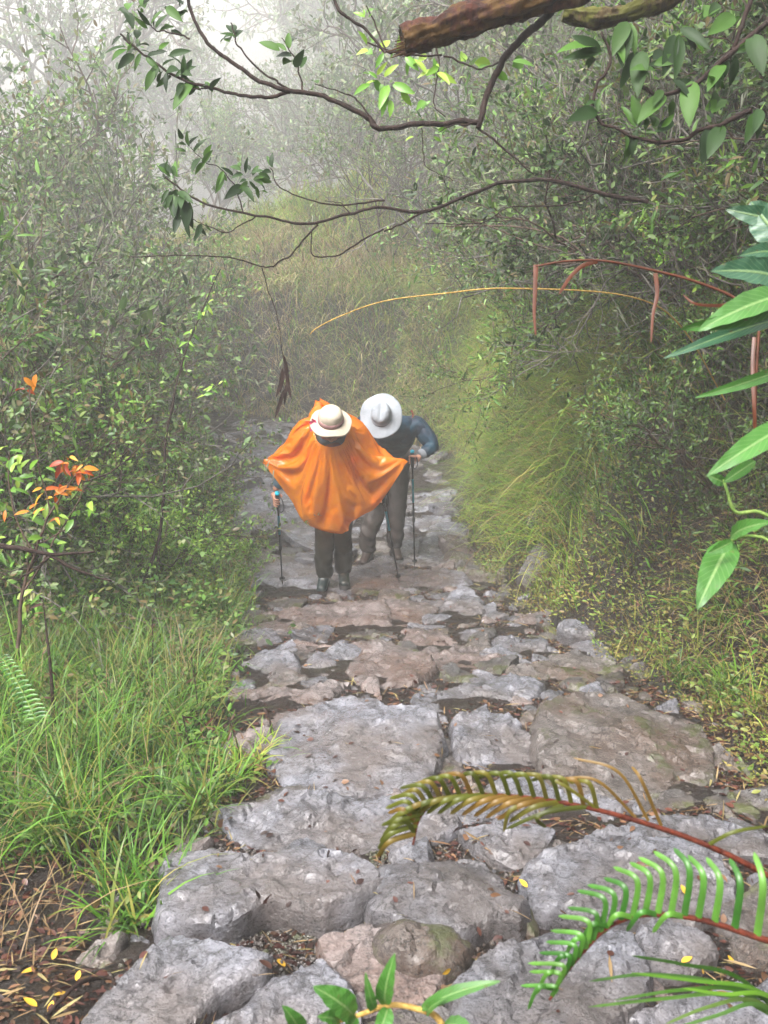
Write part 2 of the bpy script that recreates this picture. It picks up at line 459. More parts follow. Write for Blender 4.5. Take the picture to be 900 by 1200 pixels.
SL = [  # polygon in photo pixels, lift above mean path, tilt along y (nearer end is lower when positive), tilt x, material, label
 ([(109,1191),(136,1156),(189,1102),(211,1091),(247,1107),(304,1120),(295,1147),(247,1160),(229,1182),(207,1205),(180,1240),(110,1240)], .07,-.10,.02,'rock','large rough grey boulder slab in the lower left corner, beside the bare soil'),
 ([(255,1200),(295,1182),(322,1147),(371,1128),(402,1155),(411,1182),(420,1215),(400,1250),(270,1250)], .05,-.12,0,'rock','flat grey slab at the bottom edge, behind the drooping leafy sprig'),
 ([(207,996),(260,992),(300,1000),(345,990),(400,995),(430,1012),(433,1030),(400,1050),(370,1062),(340,1052),(312,1047),(285,1065),(262,1072),(203,1068)], .10,-.30,.02,'rock','blocky grey stone with a wet hollow on top, above the gravel patch'),
 ([(272,942),(325,933),(389,929),(483,925),(513,942),(525,969),(464,991),(389,991),(325,991),(291,980),(275,958)], .05,-.12,0,'rock','pale flat slab littered with black flecks, just below the largest broken-edged slab'),
 ([(321,890),(325,871),(332,844),(359,829),(415,818),(455,830),(502,833),(512,867),(491,912),(487,922),(347,931),(332,901)], .09,-.10,.02,'rock','large pale smooth slab with jagged broken right edge and dark hole beside it'),
 ([(489,812),(550,794),(606,789),(634,798),(618,822),(590,815),(560,818),(520,835),(500,838)], .06,-.10,-.02,'rock','long pale slab running right from the corner of the largest slab'),
 ([(536,843),(573,824),(580,840),(597,840),(615,857),(629,871),(634,894),(573,899),(541,885)], .05,-.1,0,'rock','bluish grey slab left of the big dark slab, under the red fern tip'),
 ([(639,824),(681,815),(723,810),(769,829),(816,847),(830,871),(832,899),(802,920),(760,927),(681,924),(645,900),(638,857)], .11,-.12,-.03,'rock_brown','big dark brownish slab at the right edge of the path'),
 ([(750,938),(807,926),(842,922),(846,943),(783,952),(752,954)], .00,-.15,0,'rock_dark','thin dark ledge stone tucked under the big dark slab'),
 ([(288,776),(308,765),(345,769),(346,790),(337,804),(295,804)], .04,-.12,0,'rock','squarish grey stone left of its twin, near the left grass edge'),
 ([(352,775),(369,763),(399,765),(405,784),(400,798),(353,797)], .05,-.12,0,'rock','squarish pale stone with rounded top, right of its grey twin'),
 ([(262,825),(272,808),(340,808),(400,800),(372,822),(330,832),(296,838)], .02,-.1,0,'rock_pink','low grey-brown stone wedge above the tuft of weeds'),
 ([(285,724),(330,714),(400,704),(445,698),(452,722),(455,742),(400,746),(360,736),(320,742),(290,745)], .04,-.25,0,'rock_pink','wide pinkish slab right below the feet of the hiker in orange'),
 ([(292,697),(303,672),(327,656),(372,660),(420,662),(480,664),(535,670),(552,680),(528,694),(480,692),(430,694),(375,701),(330,711),(300,706)], .05,-.05,0,'rock','broad pale step slab that the hiker in orange stands on'),
 ([(515,707),(523,696),(544,682),(566,696),(566,712),(554,730),(532,735),(518,727)], .09,-.15,0,'rock','rounded pale boulder brighter than its neighbours, by the right bank foot'),
 ([(537,738),(572,736),(570,754),(540,752)], .03,-.2,0,'rock','small pale stone touching the foot of the rounded pale boulder'),
 ([(448,700),(480,698),(510,704),(495,726),(476,744),(456,740),(450,720)], .07,-.3,.05,'rock_pink','humped pinkish stone with a curled crack across it'),
 ([(478,745),(510,735),(533,750),(523,762),(487,759)], .05,-.2,0,'rock_pink','small pinkish stone left of the small pale one'),
 ([(412,780),(425,765),(442,756),(474,758),(499,771),(505,783),(482,799),(451,803),(425,795)], .08,-.25,0,'rock_pink','large pink and grey stone with dark crack, left of centre path'),
 ([(506,767),(538,756),(575,760),(584,777),(546,790),(512,786)], .05,-.2,0,'rock_pink','rough lilac grey stone between the pink stone and the leaf litter'),
 ([(582,749),(632,747),(637,761),(606,772),(588,766)], .05,-.2,0,'rock','grey stone at the edge of the red leaf litter'),
 ([(588,782),(628,776),(660,765),(700,770),(725,782),(700,802),(650,797),(636,793),(600,786)], .04,-.15,0,'rock_brown','dark broken stone strip at the foot of the right bank'),
 ([(340,748),(400,750),(436,754),(412,764),(365,760),(335,763)], .02,-.1,0,'rock_pink','narrow pinkish stone above the pale rounded square stone'),
 ([(440,1008),(480,998),(530,995),(565,1000),(590,1025),(607,1037),(596,1058),(570,1052),(545,1068),(500,1062),(470,1058),(444,1045)], .11,-.42,0,'rock','humped grey rock with brown hollow sides in the near middle'),
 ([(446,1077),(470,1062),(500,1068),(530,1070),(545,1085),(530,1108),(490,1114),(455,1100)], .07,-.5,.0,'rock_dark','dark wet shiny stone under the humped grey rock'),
 ([(630,1003),(700,985),(780,985),(830,1000),(852,1040),(800,1070),(740,1062),(690,1060),(640,1050),(622,1028)], .09,-.2,0,'rock','wide grey stone half hidden behind the bright green fern'),
 ([(545,1147),(590,1112),(625,1100),(662,1088),(732,1093),(752,1130),(738,1165),(700,1200),(650,1240),(560,1240),(548,1190)], .08,-.22,.03,'rock','large tilted grey slab in the lower right, under the fern tip'),
 ([(757,1097),(783,1086),(816,1095),(830,1119),(807,1133),(765,1133)], .05,-.1,0,'rock','fist-shaped grey stone among litter, under the green fern stem'),
 ([(550,975),(600,963),(640,973),(628,998),(603,1010),(575,995)], .04,-.1,0,'rock','small flat grey stone left of the wide stone behind the fern'),
 ([(700,975),(760,960),(850,955),(880,975),(890,1000),(840,995),(780,982),(720,983)], .05,-.15,0,'rock','rough grey stone crossed by the red fern stem'),
 ([(528,948),(560,925),(600,905),(680,930),(738,938),(700,960),(620,956),(560,960)], .03,-.1,0,'rock','grey stone lying behind the red fern fronds'),
 ([(385,1105),(430,1090),(480,1105),(510,1130),(500,1170),(460,1180),(425,1160),(395,1135)], .03,-.15,0,'rock_pink','pinkish weathered slab partly buried by litter, above the leafy sprig'),
 ([(440,1195),(490,1182),(535,1192),(540,1245),(440,1245)], .03,-.1,0,'rock_dark','dark stone at the bottom edge right of the leafy sprig'),
 ([(720,1195),(800,1172),(870,1178),(910,1210),(890,1260),(700,1260)], .05,-.1,0,'rock','grey stone in the lower right corner under thin grass blades'),
 ([(856,1062),(900,1040),(970,1055),(980,1110),(880,1112)], .06,-.1,0,'rock_dark','dark stone at the right edge beneath the green fern base'),
 ([(262,592),(272,562),(320,556),(345,590),(354,632),(326,642),(300,632),(280,620)], .05,-.04,0,'rock','smooth pale slab behind the left trekking pole'),
 ([(248,545),(262,522),(300,513),(350,520),(335,552),(275,558)], .03,-.03,0,'rock','pale hazy slab farther down the path than the smooth one'),
 ([(250,512),(290,497),(345,496),(350,510),(300,511),(262,518)], .01,-.03,0,'rock','farthest pale slab visible where the path vanishes in mist'),
 ([(478,577),(528,570),(534,578),(515,593),(492,600),(478,598)], .04,-.04,0,'rock','pale slab behind the rear hiker, beside the green bank'),
 ([(484,606),(525,606),(524,620),(495,621)], .03,-.04,0,'rock','flat stone just right of the rear hiker pole'),
 ([(487,640),(507,628),(534,632),(530,648),(492,652)], .05,-.06,0,'rock','pale stone beside the tip of the rear hiker pole'),
 ([(432,602),(480,602),(482,640),(436,642)], .02,-.04,0,'rock','pale stone between the legs of the rear hiker'),
 ([(385,640),(428,632),(436,655),(390,656)], .02,-.04,0,'rock','pale stone behind the legs of the hiker in orange'),
 ([(540,655),(556,662),(590,692),(562,690),(536,672)], .05,-.1,0,'rock_dark','dark grey stone between the step slab and the mossy bank'),
 ([(440,652),(532,655),(520,668),(450,660)], .04,-.05,0,'rock','slab carrying the boots of the rear hiker'),
 ([(352,560),(420,556),(470,565),(470,598),(420,600),(365,600)], .02,-.03,0,'rock','long slab hidden mostly behind the orange poncho'),
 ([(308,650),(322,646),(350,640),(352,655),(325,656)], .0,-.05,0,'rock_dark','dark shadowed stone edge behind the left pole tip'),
 ([(590,1065),(615,1052),(632,1062),(628,1092),(600,1085)], .03,-.1,0,'rock_brown','small brown stone between the humped rock and the tilted slab'),
 ([(860,930),(905,925),(950,950),(950,990),(880,960)], .02,-.05,0,'rock_dark','dark stone half buried in red leaf litter at the right edge'),
 ([(500,880),(522,868),(540,890),(530,915),(505,920)], -.01,-.05,0,'rock_brown','small brown stone down in the hole beside the largest slab'),
 ([(245,688),(260,674),(276,680),(280,691),(262,704),(248,700)], .12,-.1,0,'rock','lone round grey rock standing in the left verge grass'),
]

for i, (pl, lift, ty, tx, mt, lab) in enumerate(SL):
    c = np.array(pl, float).mean(0)
    w0 = on_prof(*c)
    if lab.startswith('lone'):
        w0 = on_prof(c[0], c[1] + 6)
    zc = w0.z + lift * (1.05 if w0.y < 3.4 else .75)
    slope = (float(prof(w0.y + .4)) - float(prof(w0.y - .4))) / .8
    bb = slope * .35 + (-ty) * .0 - ty * -.35
    a = tx
    pts = []
    for p in pl:
        r = ray(*p)
        # z = zc + a(x-xc) + b(y-yc)
        t = (zc - a * w0.x - bb * w0.y) / (r.z - a * r.x - bb * r.y)
        pts.append((r.x * t, r.y * t))
    make_stone('paving_stone' if not lab.startswith('lone') else 'rock', np.array(pts), (w0.x, w0.y, zc, a, bb), M[mt], 100 + i * 13, lab,
               rough=1.0 if 'smooth' not in lab else .6, dome=.05 if 'round' in lab or 'hump' in lab else 0.)

# small rubble stones filling the gaps
OCC = np.zeros((1500, 600), bool)
def occ_add(Cp):
    a0, b0 = Cp.min(0), Cp.max(0)
    i0, i1 = int((a0[0] + 3.5) / .01), int((b0[0] + 3.5) / .01) + 2
    j0, j1 = int(a0[1] / .01), int(b0[1] / .01) + 2
    i0, j0 = max(i0, 0), max(j0, 0)
    xs, ys = np.meshgrid(np.arange(i0, min(i1, 600)) * .01 - 3.5, np.arange(j0, min(j1, 1500)) * .01)
    if xs.size: OCC[j0:j0 + xs.shape[0], i0:i0 + xs.shape[1]] |= in_poly(xs, ys, Cp)
for Cp in STONE_POLYS: occ_add(Cp)
def in_any(x, y):
    i, j = int((x + 3.5) / .01), int(y / .01)
    return bool(0 <= i < 600 and 0 <= j < 1500 and OCC[j, i])

placed = []
tries = 0
rs = np.random.default_rng(5)
while len(placed) < 290 and tries < 16000:
    tries += 1
    y = rs.uniform(1.1, 8.5) if rs.random() < .55 else (rs.uniform(3.2, 6.4) if rs.random() < .6 else rs.uniform(8, 14))
    x = rs.uniform(float(xl(y)) - .05, float(xr(y)) + .05)
    s = rs.uniform(.03, .12) if y < 6.5 else rs.uniform(.12, .34)
    if y < 3.4 and rs.random() < .6: continue
    if in_any(x, y): continue
    if any(math.hypot(x - q[0], y - q[1]) < (s + q[2]) * .8 for q in placed): continue
    placed.append((x, y, s))
for i, (x, y, s) in enumerate(placed):
    k = rs.integers(5, 8)
    an = np.sort(rs.uniform(0, 6.283, k) * .35 + np.arange(k) * 6.283 / k * .65 + rs.uniform(0, 1))
    rr_ = s * rs.uniform(.7, 1.15, k)
    pts = np.stack([x + np.cos(an) * rr_ * rs.uniform(.8, 1.5), y + np.sin(an) * rr_], 1)
    mt = ['rock', 'rock', 'rock_brown', 'rock_pink', 'rock_dark'][rs.integers(5) if y < 8 else 0]
    z = gz(x, y) + s * .22
    make_stone('small_stone', pts, (x, y, z, rs.uniform(-.25, .25), rs.uniform(-.35, .1)), M[mt], 3000 + i * 7,
               '%s %s stone in a soil gap %s, %s' % (
                   'tiny' if s < .055 else ('small' if s < .09 else ('fist-sized' if s < .15 else 'broad')),
                   {'rock': 'grey', 'rock_brown': 'earthy brown', 'rock_pink': 'pinkish', 'rock_dark': 'blackish'}[mt],
                   'near the bottom ferns' if y < 2.3 else ('beside the largest slabs' if y < 3.9 else ('just before the hikers' if y < 6.1 else ('around the hikers' if y < 8.2 else 'beyond the hikers'))),
                   ['by the left verge', 'left of mid-path', 'right of mid-path', 'by the right verge'][int(min(3.99, max(0, (x - float(xl(y))) / float(xr(y) - xl(y)) * 4)))]), 'small broken stones in the gaps of the path', cat='stone', depth=s * .7, rough=.8, round_=.6)

# height lookup over ground and stones
def build_bvh(objs):
    vv, ff = [], []
    for ob in objs:
        b0 = len(vv); mt_ = ob.location
        vv += [v.co + mt_ for v in ob.data.vertices]
        ff += [[b0 + i for i in p.vertices] for p in ob.data.polygons]
    return BVHTree.FromPolygons(vv, ff)
for Cp in STONE_POLYS[len(SL):]: occ_add(Cp)
BV = build_bvh(stone_meshes)
_gc = {}
_gxs, _gys = np.arange(-3.5, 4, .02), np.arange(.3, 16, .02)
_GH = gh(*np.meshgrid(_gxs, _gys))
def gzf(x, y):
    i = min(max((x + 3.5) / .02, 0), len(_gxs) - 2); j = min(max((y - .3) / .02, 0), len(_gys) - 2)
    a, b_ = int(i), int(j); u, v = i - a, j - b_
    return float((_GH[b_, a] * (1 - u) + _GH[b_, a + 1] * u) * (1 - v) + (_GH[b_ + 1, a] * (1 - u) + _GH[b_ + 1, a + 1] * u) * v)
def drop(x, y):
    """height and normal of whatever lies on top at x, y"""
    g = gzf(x, y)
    h = BV.ray_cast(Vector((x, y, 2)), Vector((0, 0, -1)))
    if h[0] is not None and h[0].z > g:
        nrm = h[1] if h[1].z > 0 else -h[1]
        return h[0].z, nrm
    e = .02
    nn = Vector((gzf(x - e, y) - gzf(x + e, y), gzf(x, y - e) - gzf(x, y + e), 2 * e)).normalized()
    return g, nn

# ------------------------------------------------------------------ plant helpers
def leafmat(name, cols, rough=.42, trans=.3, spec=.35, vein=False, big=2.0):
    m, n, b = newmat(name)
    g = node(n, 'ShaderNodeNewGeometry')
    c = ramp(n, g.outputs['Random Per Island'], [((i + .5) / len(cols), x) for i, x in enumerate(cols)]).outputs[0]
    nz = noise(n, g.outputs['Position'], big, 3)
    c = mixc(n, .7, c, ramp(n, nz.outputs[0], [(.32, .55), (.68, 1.35)]).outputs[0], 'MULTIPLY')
    if vein:
        uvn = node(n, 'ShaderNodeTexCoord')
        sx = node(n, 'ShaderNodeSeparateXYZ'); n.links.new(uvn.outputs['UV'], sx.inputs[0])
        mu = node(n, 'ShaderNodeMath', operation='SUBTRACT'); n.links.new(sx.outputs[0], mu.inputs[0]); mu.inputs[1].default_value = .5
        ab = node(n, 'ShaderNodeMath', operation='ABSOLUTE'); n.links.new(mu.outputs[0], ab.inputs[0])
        mid = ramp(n, ab.outputs[0], [(.02, 1.), (.06, 0.)]).outputs[0]
        # side veins run slanting from the midrib
        k = node(n, 'ShaderNodeMath', operation='MULTIPLY_ADD'); n.links.new(ab.outputs[0], k.inputs[0]); k.inputs[1].default_value = -.45
        n.links.new(sx.outputs[1], k.inputs[2])
        s = node(n, 'ShaderNodeMath', operation='MULTIPLY'); n.links.new(k.outputs[0], s.inputs[0]); s.inputs[1].default_value = 75
        si = node(n, 'ShaderNodeMath', operation='SINE'); n.links.new(s.outputs[0], si.inputs[0])
        sv = ramp(n, si.outputs[0], [(.86, 0.), (1., .5)]).outputs[0]
        v = mixc(n, 1.0, mid, sv, 'ADD')
        c = mixc(n, mixc(n, 1.0, v, (.6, .6, .6), 'MULTIPLY'), c, (.22, .32, .12))
        sp = ramp(n, noise(n, g.outputs['Position'], 90, 3).outputs[0], [(.66, 0.), (.72, .7)]).outputs[0]
        c = mixc(n, sp, c, (.09, .06, .02))
        bump(n, b, v, .4, .002)
    n.links.new(c, b.inputs['Base Color'])
    b.inputs['Roughness'].default_value = rough
    b.inputs['Specular IOR Level'].default_value = spec
    t = n.nodes.new('ShaderNodeBsdfTranslucent'); n.links.new(c, t.inputs['Color'])
    mx = n.nodes.new('ShaderNodeMixShader'); mx.inputs[0].default_value = trans
    n.links.new(b.outputs[0], mx.inputs[1]); n.links.new(t.outputs[0], mx.inputs[2])
    n.links.new(mx.outputs[0], n.nodes['Material Output'].inputs['Surface'])
    return m

def barkmat(name, c1, c2, scale=30, moss=None):
    m, n, b = newmat(name)
    co = node(n, 'ShaderNodeTexCoord').outputs['Object']
    mp = n.nodes.new('ShaderNodeMapping'); mp.inputs['Scale'].default_value = (1, 1, .35)
    n.links.new(co, mp.inputs['Vector'])
    a = noise(n, mp.outputs[0], scale, 6, .7)
    c = ramp(n, a.outputs[0], [(.35, c1), (.62, c2)]).outputs[0]
    if moss:
        c = mixc(n, ramp(n, noise(n, co, scale * .3, 5, .7).outputs[0], [(.48, 0.), (.56, 1.)]).outputs[0], c, moss)
    n.links.new(c, b.inputs['Base Color'])
    b.inputs['Roughness'].default_value = .6
    b.inputs['Specular IOR Level'].default_value = .15
    bump(n, b, a.outputs[0], .9, .01)
    return m

G1, G2, G3, G4 = (.035, .075, .018), (.06, .13, .022), (.10, .19, .035), (.17, .26, .05)
M['leaf_shrub'] = leafmat('small_green_leaves', [(.03, .08, .012), (.06, .145, .018), (.11, .23, .03), (.16, .25, .045), (.12, .085, .03)], .4, .3)
M['leaf_grey'] = leafmat('grey_green_leaves', [(.04, .08, .022), (.075, .14, .038), (.13, .20, .06), (.10, .075, .035), (.17, .20, .10)], .4, .3)
M['leaf_dark'] = leafmat('dark_glossy_leaves', [(.012, .028, .008), (.025, .055, .012), (.05, .10, .018), (.09, .15, .03)], .48, .22, .3)
M['leaf_bright'] = leafmat('bright_green_leaves', [(.08, .19, .02), (.12, .27, .03), (.20, .36, .04), (.28, .40, .06)], .35, .35)
M['leaf_fg'] = leafmat('foreground_leaves', [(.012, .028, .008), (.025, .06, .012), (.07, .16, .02), (.02, .045, .012)], .5, .3, .2, big=9)
M['leaf_autumn'] = leafmat('orange_and_yellow_leaves', [(.55, .10, .01), (.65, .22, .02), (.55, .35, .03), (.35, .05, .02)], .45, .35)
M['leaf_big'] = leafmat('broad_veined_leaves', [(.02, .085, .012), (.05, .16, .018), (.03, .11, .025)], .42, .22, .5, vein=True, big=7)
M['leaf_teal'] = leafmat('bluish_broad_leaves', [(.018, .07, .04), (.03, .10, .05), (.02, .06, .03)], .36, .15, .5, vein=True, big=7)
M['grass'] = leafmat('green_grass_blades', [(.025, .07, .008), (.06, .155, .014), (.13, .27, .024), (.045, .11, .02), (.24, .22, .05), (.085, .19, .015)], .42, .35, big=1.6)
M['grass_bank'] = leafmat('yellow_green_grass_blades', [(.08, .18, .015), (.15, .28, .02), (.28, .37, .04), (.32, .27, .07), (.13, .065, .025)], .48, .35, big=1.3)
M['grass_dry'] = leafmat('straw_blades', [(.20, .13, .06), (.30, .21, .10), (.15, .08, .04), (.26, .22, .09)], .55, .25)
M['cover'] = leafmat('low_herb_leaves', [(.07, .13, .02), (.12, .2, .03), (.2, .27, .05), (.25, .23, .06), (.14, .085, .03)], .42, .3, big=2.5)
M['moss'] = leafmat('moss_tufts', [(.10, .12, .02), (.17, .18, .03), (.24, .2, .05), (.13, .075, .03), (.08, .10, .02)], .7, .2, big=3)
M['lichen'] = leafmat('hanging_lichen', [(.16, .17, .12), (.24, .25, .19), (.12, .13, .08), (.14, .12, .08)], .8, .3)
M['litter'] = leafmat('dead_leaves', [(.022, .008, .006), (.05, .015, .011), (.085, .028, .018), (.02, .011, .009), (.14, .07, .035)], .4, .12)
M['yellow_leaf'] = leafmat('fallen_yellow_leaves', [(.60, .30, .02), (.65, .42, .04), (.50, .18, .02)], .4, .25)
M['fern_red'] = leafmat('bronze_fern_pinnae', [(.055, .065, .008), (.09, .10, .012), (.14, .08, .015)], .38, .3, big=14)
M['fern_green'] = leafmat('green_fern_pinnae', [(.028, .11, .012), (.05, .155, .018), (.085, .21, .028)], .36, .18, .5, big=22)
M['reed'] = leafmat('rust_brown_reed', [(.10, .025, .008), (.06, .012, .005), (.17, .06, .02)], .4, .2, big=20)
M['bark'] = barkmat('brown_bark', (.025, .014, .009), (.085, .055, .042))
M['bark_grey'] = barkmat('grey_lichened_bark', (.04, .034, .03), (.15, .135, .12), 18)
M['bark_dark'] = barkmat('dark_wet_bark', (.008, .004, .0035), (.035, .02, .016), 60)
M['bark_log'] = barkmat('red_brown_broken_bark', (.006, .0025, .002), (.07, .022, .014), 45, (.07, .035, .008))
M['bark_moss'] = barkmat('mossy_bark', (.015, .008, .004), (.08, .055, .02), 50, (.08, .08, .015))
M['stem_red'] = barkmat('red_fern_stem', (.04, .008, .005), (.12, .025, .012), 60)
M['stem_green'] = barkmat('green_stem', (.10, .2, .04), (.22, .30, .08), 60)
M['stem_straw'] = barkmat('golden_straw_stem', (.30, .17, .04), (.52, .34, .10), 60)

def unit(v):
    return v / (np.linalg.norm(v, axis=-1, keepdims=True) + 1e-9)

def catmull(pts, per=6):
    pts = np.asarray([list(p) for p in pts], float)
    if len(pts) < 3: 
        t = np.linspace(0, 1, per + 1)[:, None]; return pts[0] * (1 - t) + pts[-1] * t
    Q = np.vstack([2 * pts[0] - pts[1], pts, 2 * pts[-1] - pts[-2]])
    out = []
    for i in range(1, len(Q) - 2):
        for k in range(per):
            t = k / per
            out.append(.5 * (2 * Q[i] + (Q[i + 1] - Q[i - 1]) * t + (2 * Q[i - 1] - 5 * Q[i] + 4 * Q[i + 1] - Q[i + 2]) * t * t + (3 * Q[i] - Q[i - 1] - 3 * Q[i + 1] + Q[i + 2]) * t ** 3))
    out.append(pts[-1])
    return np.array(out)

class MB:
    def __init__(s): s.V = []; s.F3 = []; s.F4 = []; s.n = 0; s.uv = []
    def add(s, V, F, uv=None):
        V = np.asarray(V, float).reshape(-1, 3); F = np.asarray(F, int)
        (s.F4 if F.shape[1] == 4 else s.F3).append(F + s.n)
        s.V.append(V); s.n += len(V)
        s.uv.append(np.zeros((len(V), 2)) if uv is None else np.asarray(uv, float))
    def tube(s, pts, r0, r1=None, k=6, cap=True):
        pts = np.asarray([list(p) for p in pts], float); n_ = len(pts)
        r = np.linspace(r0, r0 if r1 is None else r1, n_) if not hasattr(r0, '__len__') else np.asarray(r0, float)
        t = unit(np.gradient(pts, axis=0))
        ref = np.array([0, 0, 1.]) if abs(t[:, 2]).mean() < .8 else np.array([1., 0, 0])
        a = unit(np.cross(t, ref)); b_ = np.cross(t, a)
        an = np.arange(k) * 2 * math.pi / k
        V = pts[:, None, :] + r[:, None, None] * (np.cos(an)[None, :, None] * a[:, None, :] + np.sin(an)[None, :, None] * b_[:, None, :])
        i = np.arange(n_ - 1)[:, None] * k; j = np.arange(k)[None, :]
        F = np.stack([i + j, i + (j + 1) % k, i + k + (j + 1) % k, i + k + j], -1).reshape(-1, 4)
        s.add(V.reshape(-1, 3), F)
        if cap and k >= 3:
            b0 = s.n - n_ * k
            for off, p in ((b0, pts[0]), (b0 + (n_ - 1) * k, pts[-1])):
                s.V.append(p[None]); s.uv.append(np.zeros((1, 2)))
                s.F3.append(np.array([[off + q, off + (q + 1) % k, s.n] for q in range(k)])); s.n += 1
        return s
    def leaves(s, tmpl, pos, dr, up, size, width=1.0):
        """instances of a leaf template; pos,dr,up (n,3); size (n,)"""
        TV, TF = tmpl
        pos = np.asarray(pos, float); dr = unit(np.asarray(dr, float))
        side = unit(np.cross(np.asarray(up, float), dr)); nn = np.cross(dr, side)
        size = np.asarray(size, float).reshape(-1, 1, 1); width = np.asarray(width, float).reshape(-1, 1, 1) * np.ones_like(size)
        V = pos[:, None, :] + size * (TV[None, :, 0:1] * dr[:, None, :] + width * TV[None, :, 1:2] * side[:, None, :] + TV[None, :, 2:3] * nn[:, None, :])
        k = len(TV)
        F = TF[None] + (np.arange(len(pos)) * k)[:, None, None]
        s.add(V.reshape(-1, 3), F.reshape(-1, TF.shape[1]))
    def blades(s, base, az, L, wd, th0, th1, seg=5, up=None, seed=0):
        """curved ribbons: th0/th1 are angles from vertical at foot and tip"""
        n_ = len(base)
        out = np.stack([np.cos(az), np.sin(az), np.zeros(n_)], 1)
        t = (np.arange(seg) + .5) / seg
        th = th0[:, None] + (th1 - th0)[:, None] * t[None] ** 1.2
        st = (L / seg)[:, None, None] * (np.sin(th)[..., None] * out[:, None, :] + np.cos(th)[..., None] * np.array([0, 0, 1.]))
        p = np.concatenate([base[:, None, :], base[:, None, :] + np.cumsum(st, 1)], 1)
        rg = np.random.default_rng(seed)
        tw = rg.uniform(-.9, .9, n_)
        side = np.stack([-np.sin(az), np.cos(az), np.zeros(n_)], 1)
        sv = np.cos(tw)[:, None] * side + np.sin(tw)[:, None] * out
        tt = np.linspace(0, 1, seg + 1)
        wt = (wd[:, None] * (np.minimum(1, .55 + tt * 1.5) * (1 - tt ** 2.2) + .04)[None])[..., None] * .5
        V = np.stack([p - sv[:, None, :] * wt, p + sv[:, None, :] * wt], 2).reshape(-1, 3)
        k = (seg + 1) * 2
        i = np.arange(seg)
        f = np.stack([i * 2, i * 2 + 1, i * 2 + 3, i * 2 + 2], 1)
        s.add(V, (f[None] + (np.arange(n_) * k)[:, None, None]).reshape(-1, 4))
    def build(s, name, mat, parent=None, smooth=True, uv=False):
        V = np.vstack(s.V)
        fs = []
        if s.F3: fs.append(np.vstack(s.F3))
        if s.F4: fs.append(np.vstack(s.F4))
        if parent is not None:
            V = V - np.array(parent.location)
        return mesh_np(name, V, fs, mat, parent, smooth, np.vstack(s.uv) if uv else None)

# leaf templates (length along x, width y, fold z)
T_DIA = (np.array([[0, 0, 0], [.45, .20, .05], [1, 0, -.06], [.45, -.20, .05]]), np.array([[0, 1, 2, 3]]))
def leaf_t(w, fold=.06, curl=-.12, n_=3):
    xs = np.linspace(0, 1, n_ + 2)
    V = []; F = []
    for i, x in enumerate(xs):
        ww = w * math.sin(math.pi * x ** .85) ** .8 if 0 < x < 1 else 0.004
        zc_ = curl * x * x
        V += [[x, -ww, zc_ + fold * (ww / w)], [x, 0, zc_], [x, ww, zc_ + fold * (ww / w)]]
    for i in range(n_ + 1):
        b0 = i * 3
        F += [[b0, b0 + 1, b0 + 4, b0 + 3], [b0 + 1, b0 + 2, b0 + 5, b0 + 4]]
    return (np.array(V), np.array(F))
T_OVAL = leaf_t(.22)
T_LANCE = leaf_t(.11, .03, -.18)
T_FG = leaf_t(.16, .06, -.28, 6)

def rdir(rs, n_):
    v = rs.normal(size=(n_, 3)); return unit(v)

def grow(rs, p, d, L, r, lvl, maxl, kids, tubes, sites, wander=.22, upb=.06, shrink=.62, ang=(.5, 1.0)):
    n_ = max(4, int(6 - lvl * .5))
    pts = [p.copy()]
    for i in range(n_):
        d = d + rs.normal(size=3) * wander; d[2] += upb; d /= np.linalg.norm(d)
        p = p + d * L / n_
        pts.append(p.copy())
    pts = np.array(pts)
    tubes.append((pts, r, r * (.45 if lvl < maxl else .25), 7 if lvl == 0 else (5 if lvl == 1 else 3)))
    if lvl == maxl:
        for i in range(1, n_ + 1): sites.append((pts[i], pts[i] - pts[i - 1]))
        return
    for c in range(kids[lvl]):
        f = rs.uniform(.3, 1.0) if lvl else rs.uniform(.35, 1.0)
        q = f * n_; i = min(int(q), n_ - 1)
        st = pts[i] + (pts[i + 1] - pts[i]) * (q - i)
        dd = pts[i + 1] - pts[i]; dd /= np.linalg.norm(dd)
        ax = np.cross(dd, rdir(rs, 1)[0]); ax /= np.linalg.norm(ax)
        th = rs.uniform(*ang)
        nd = dd * math.cos(th) + ax * math.sin(th)
        grow(rs, st, nd, L * shrink * rs.uniform(.7, 1.2), r * .55, lvl + 1, maxl, kids, tubes, sites, wander, upb, shrink, ang)

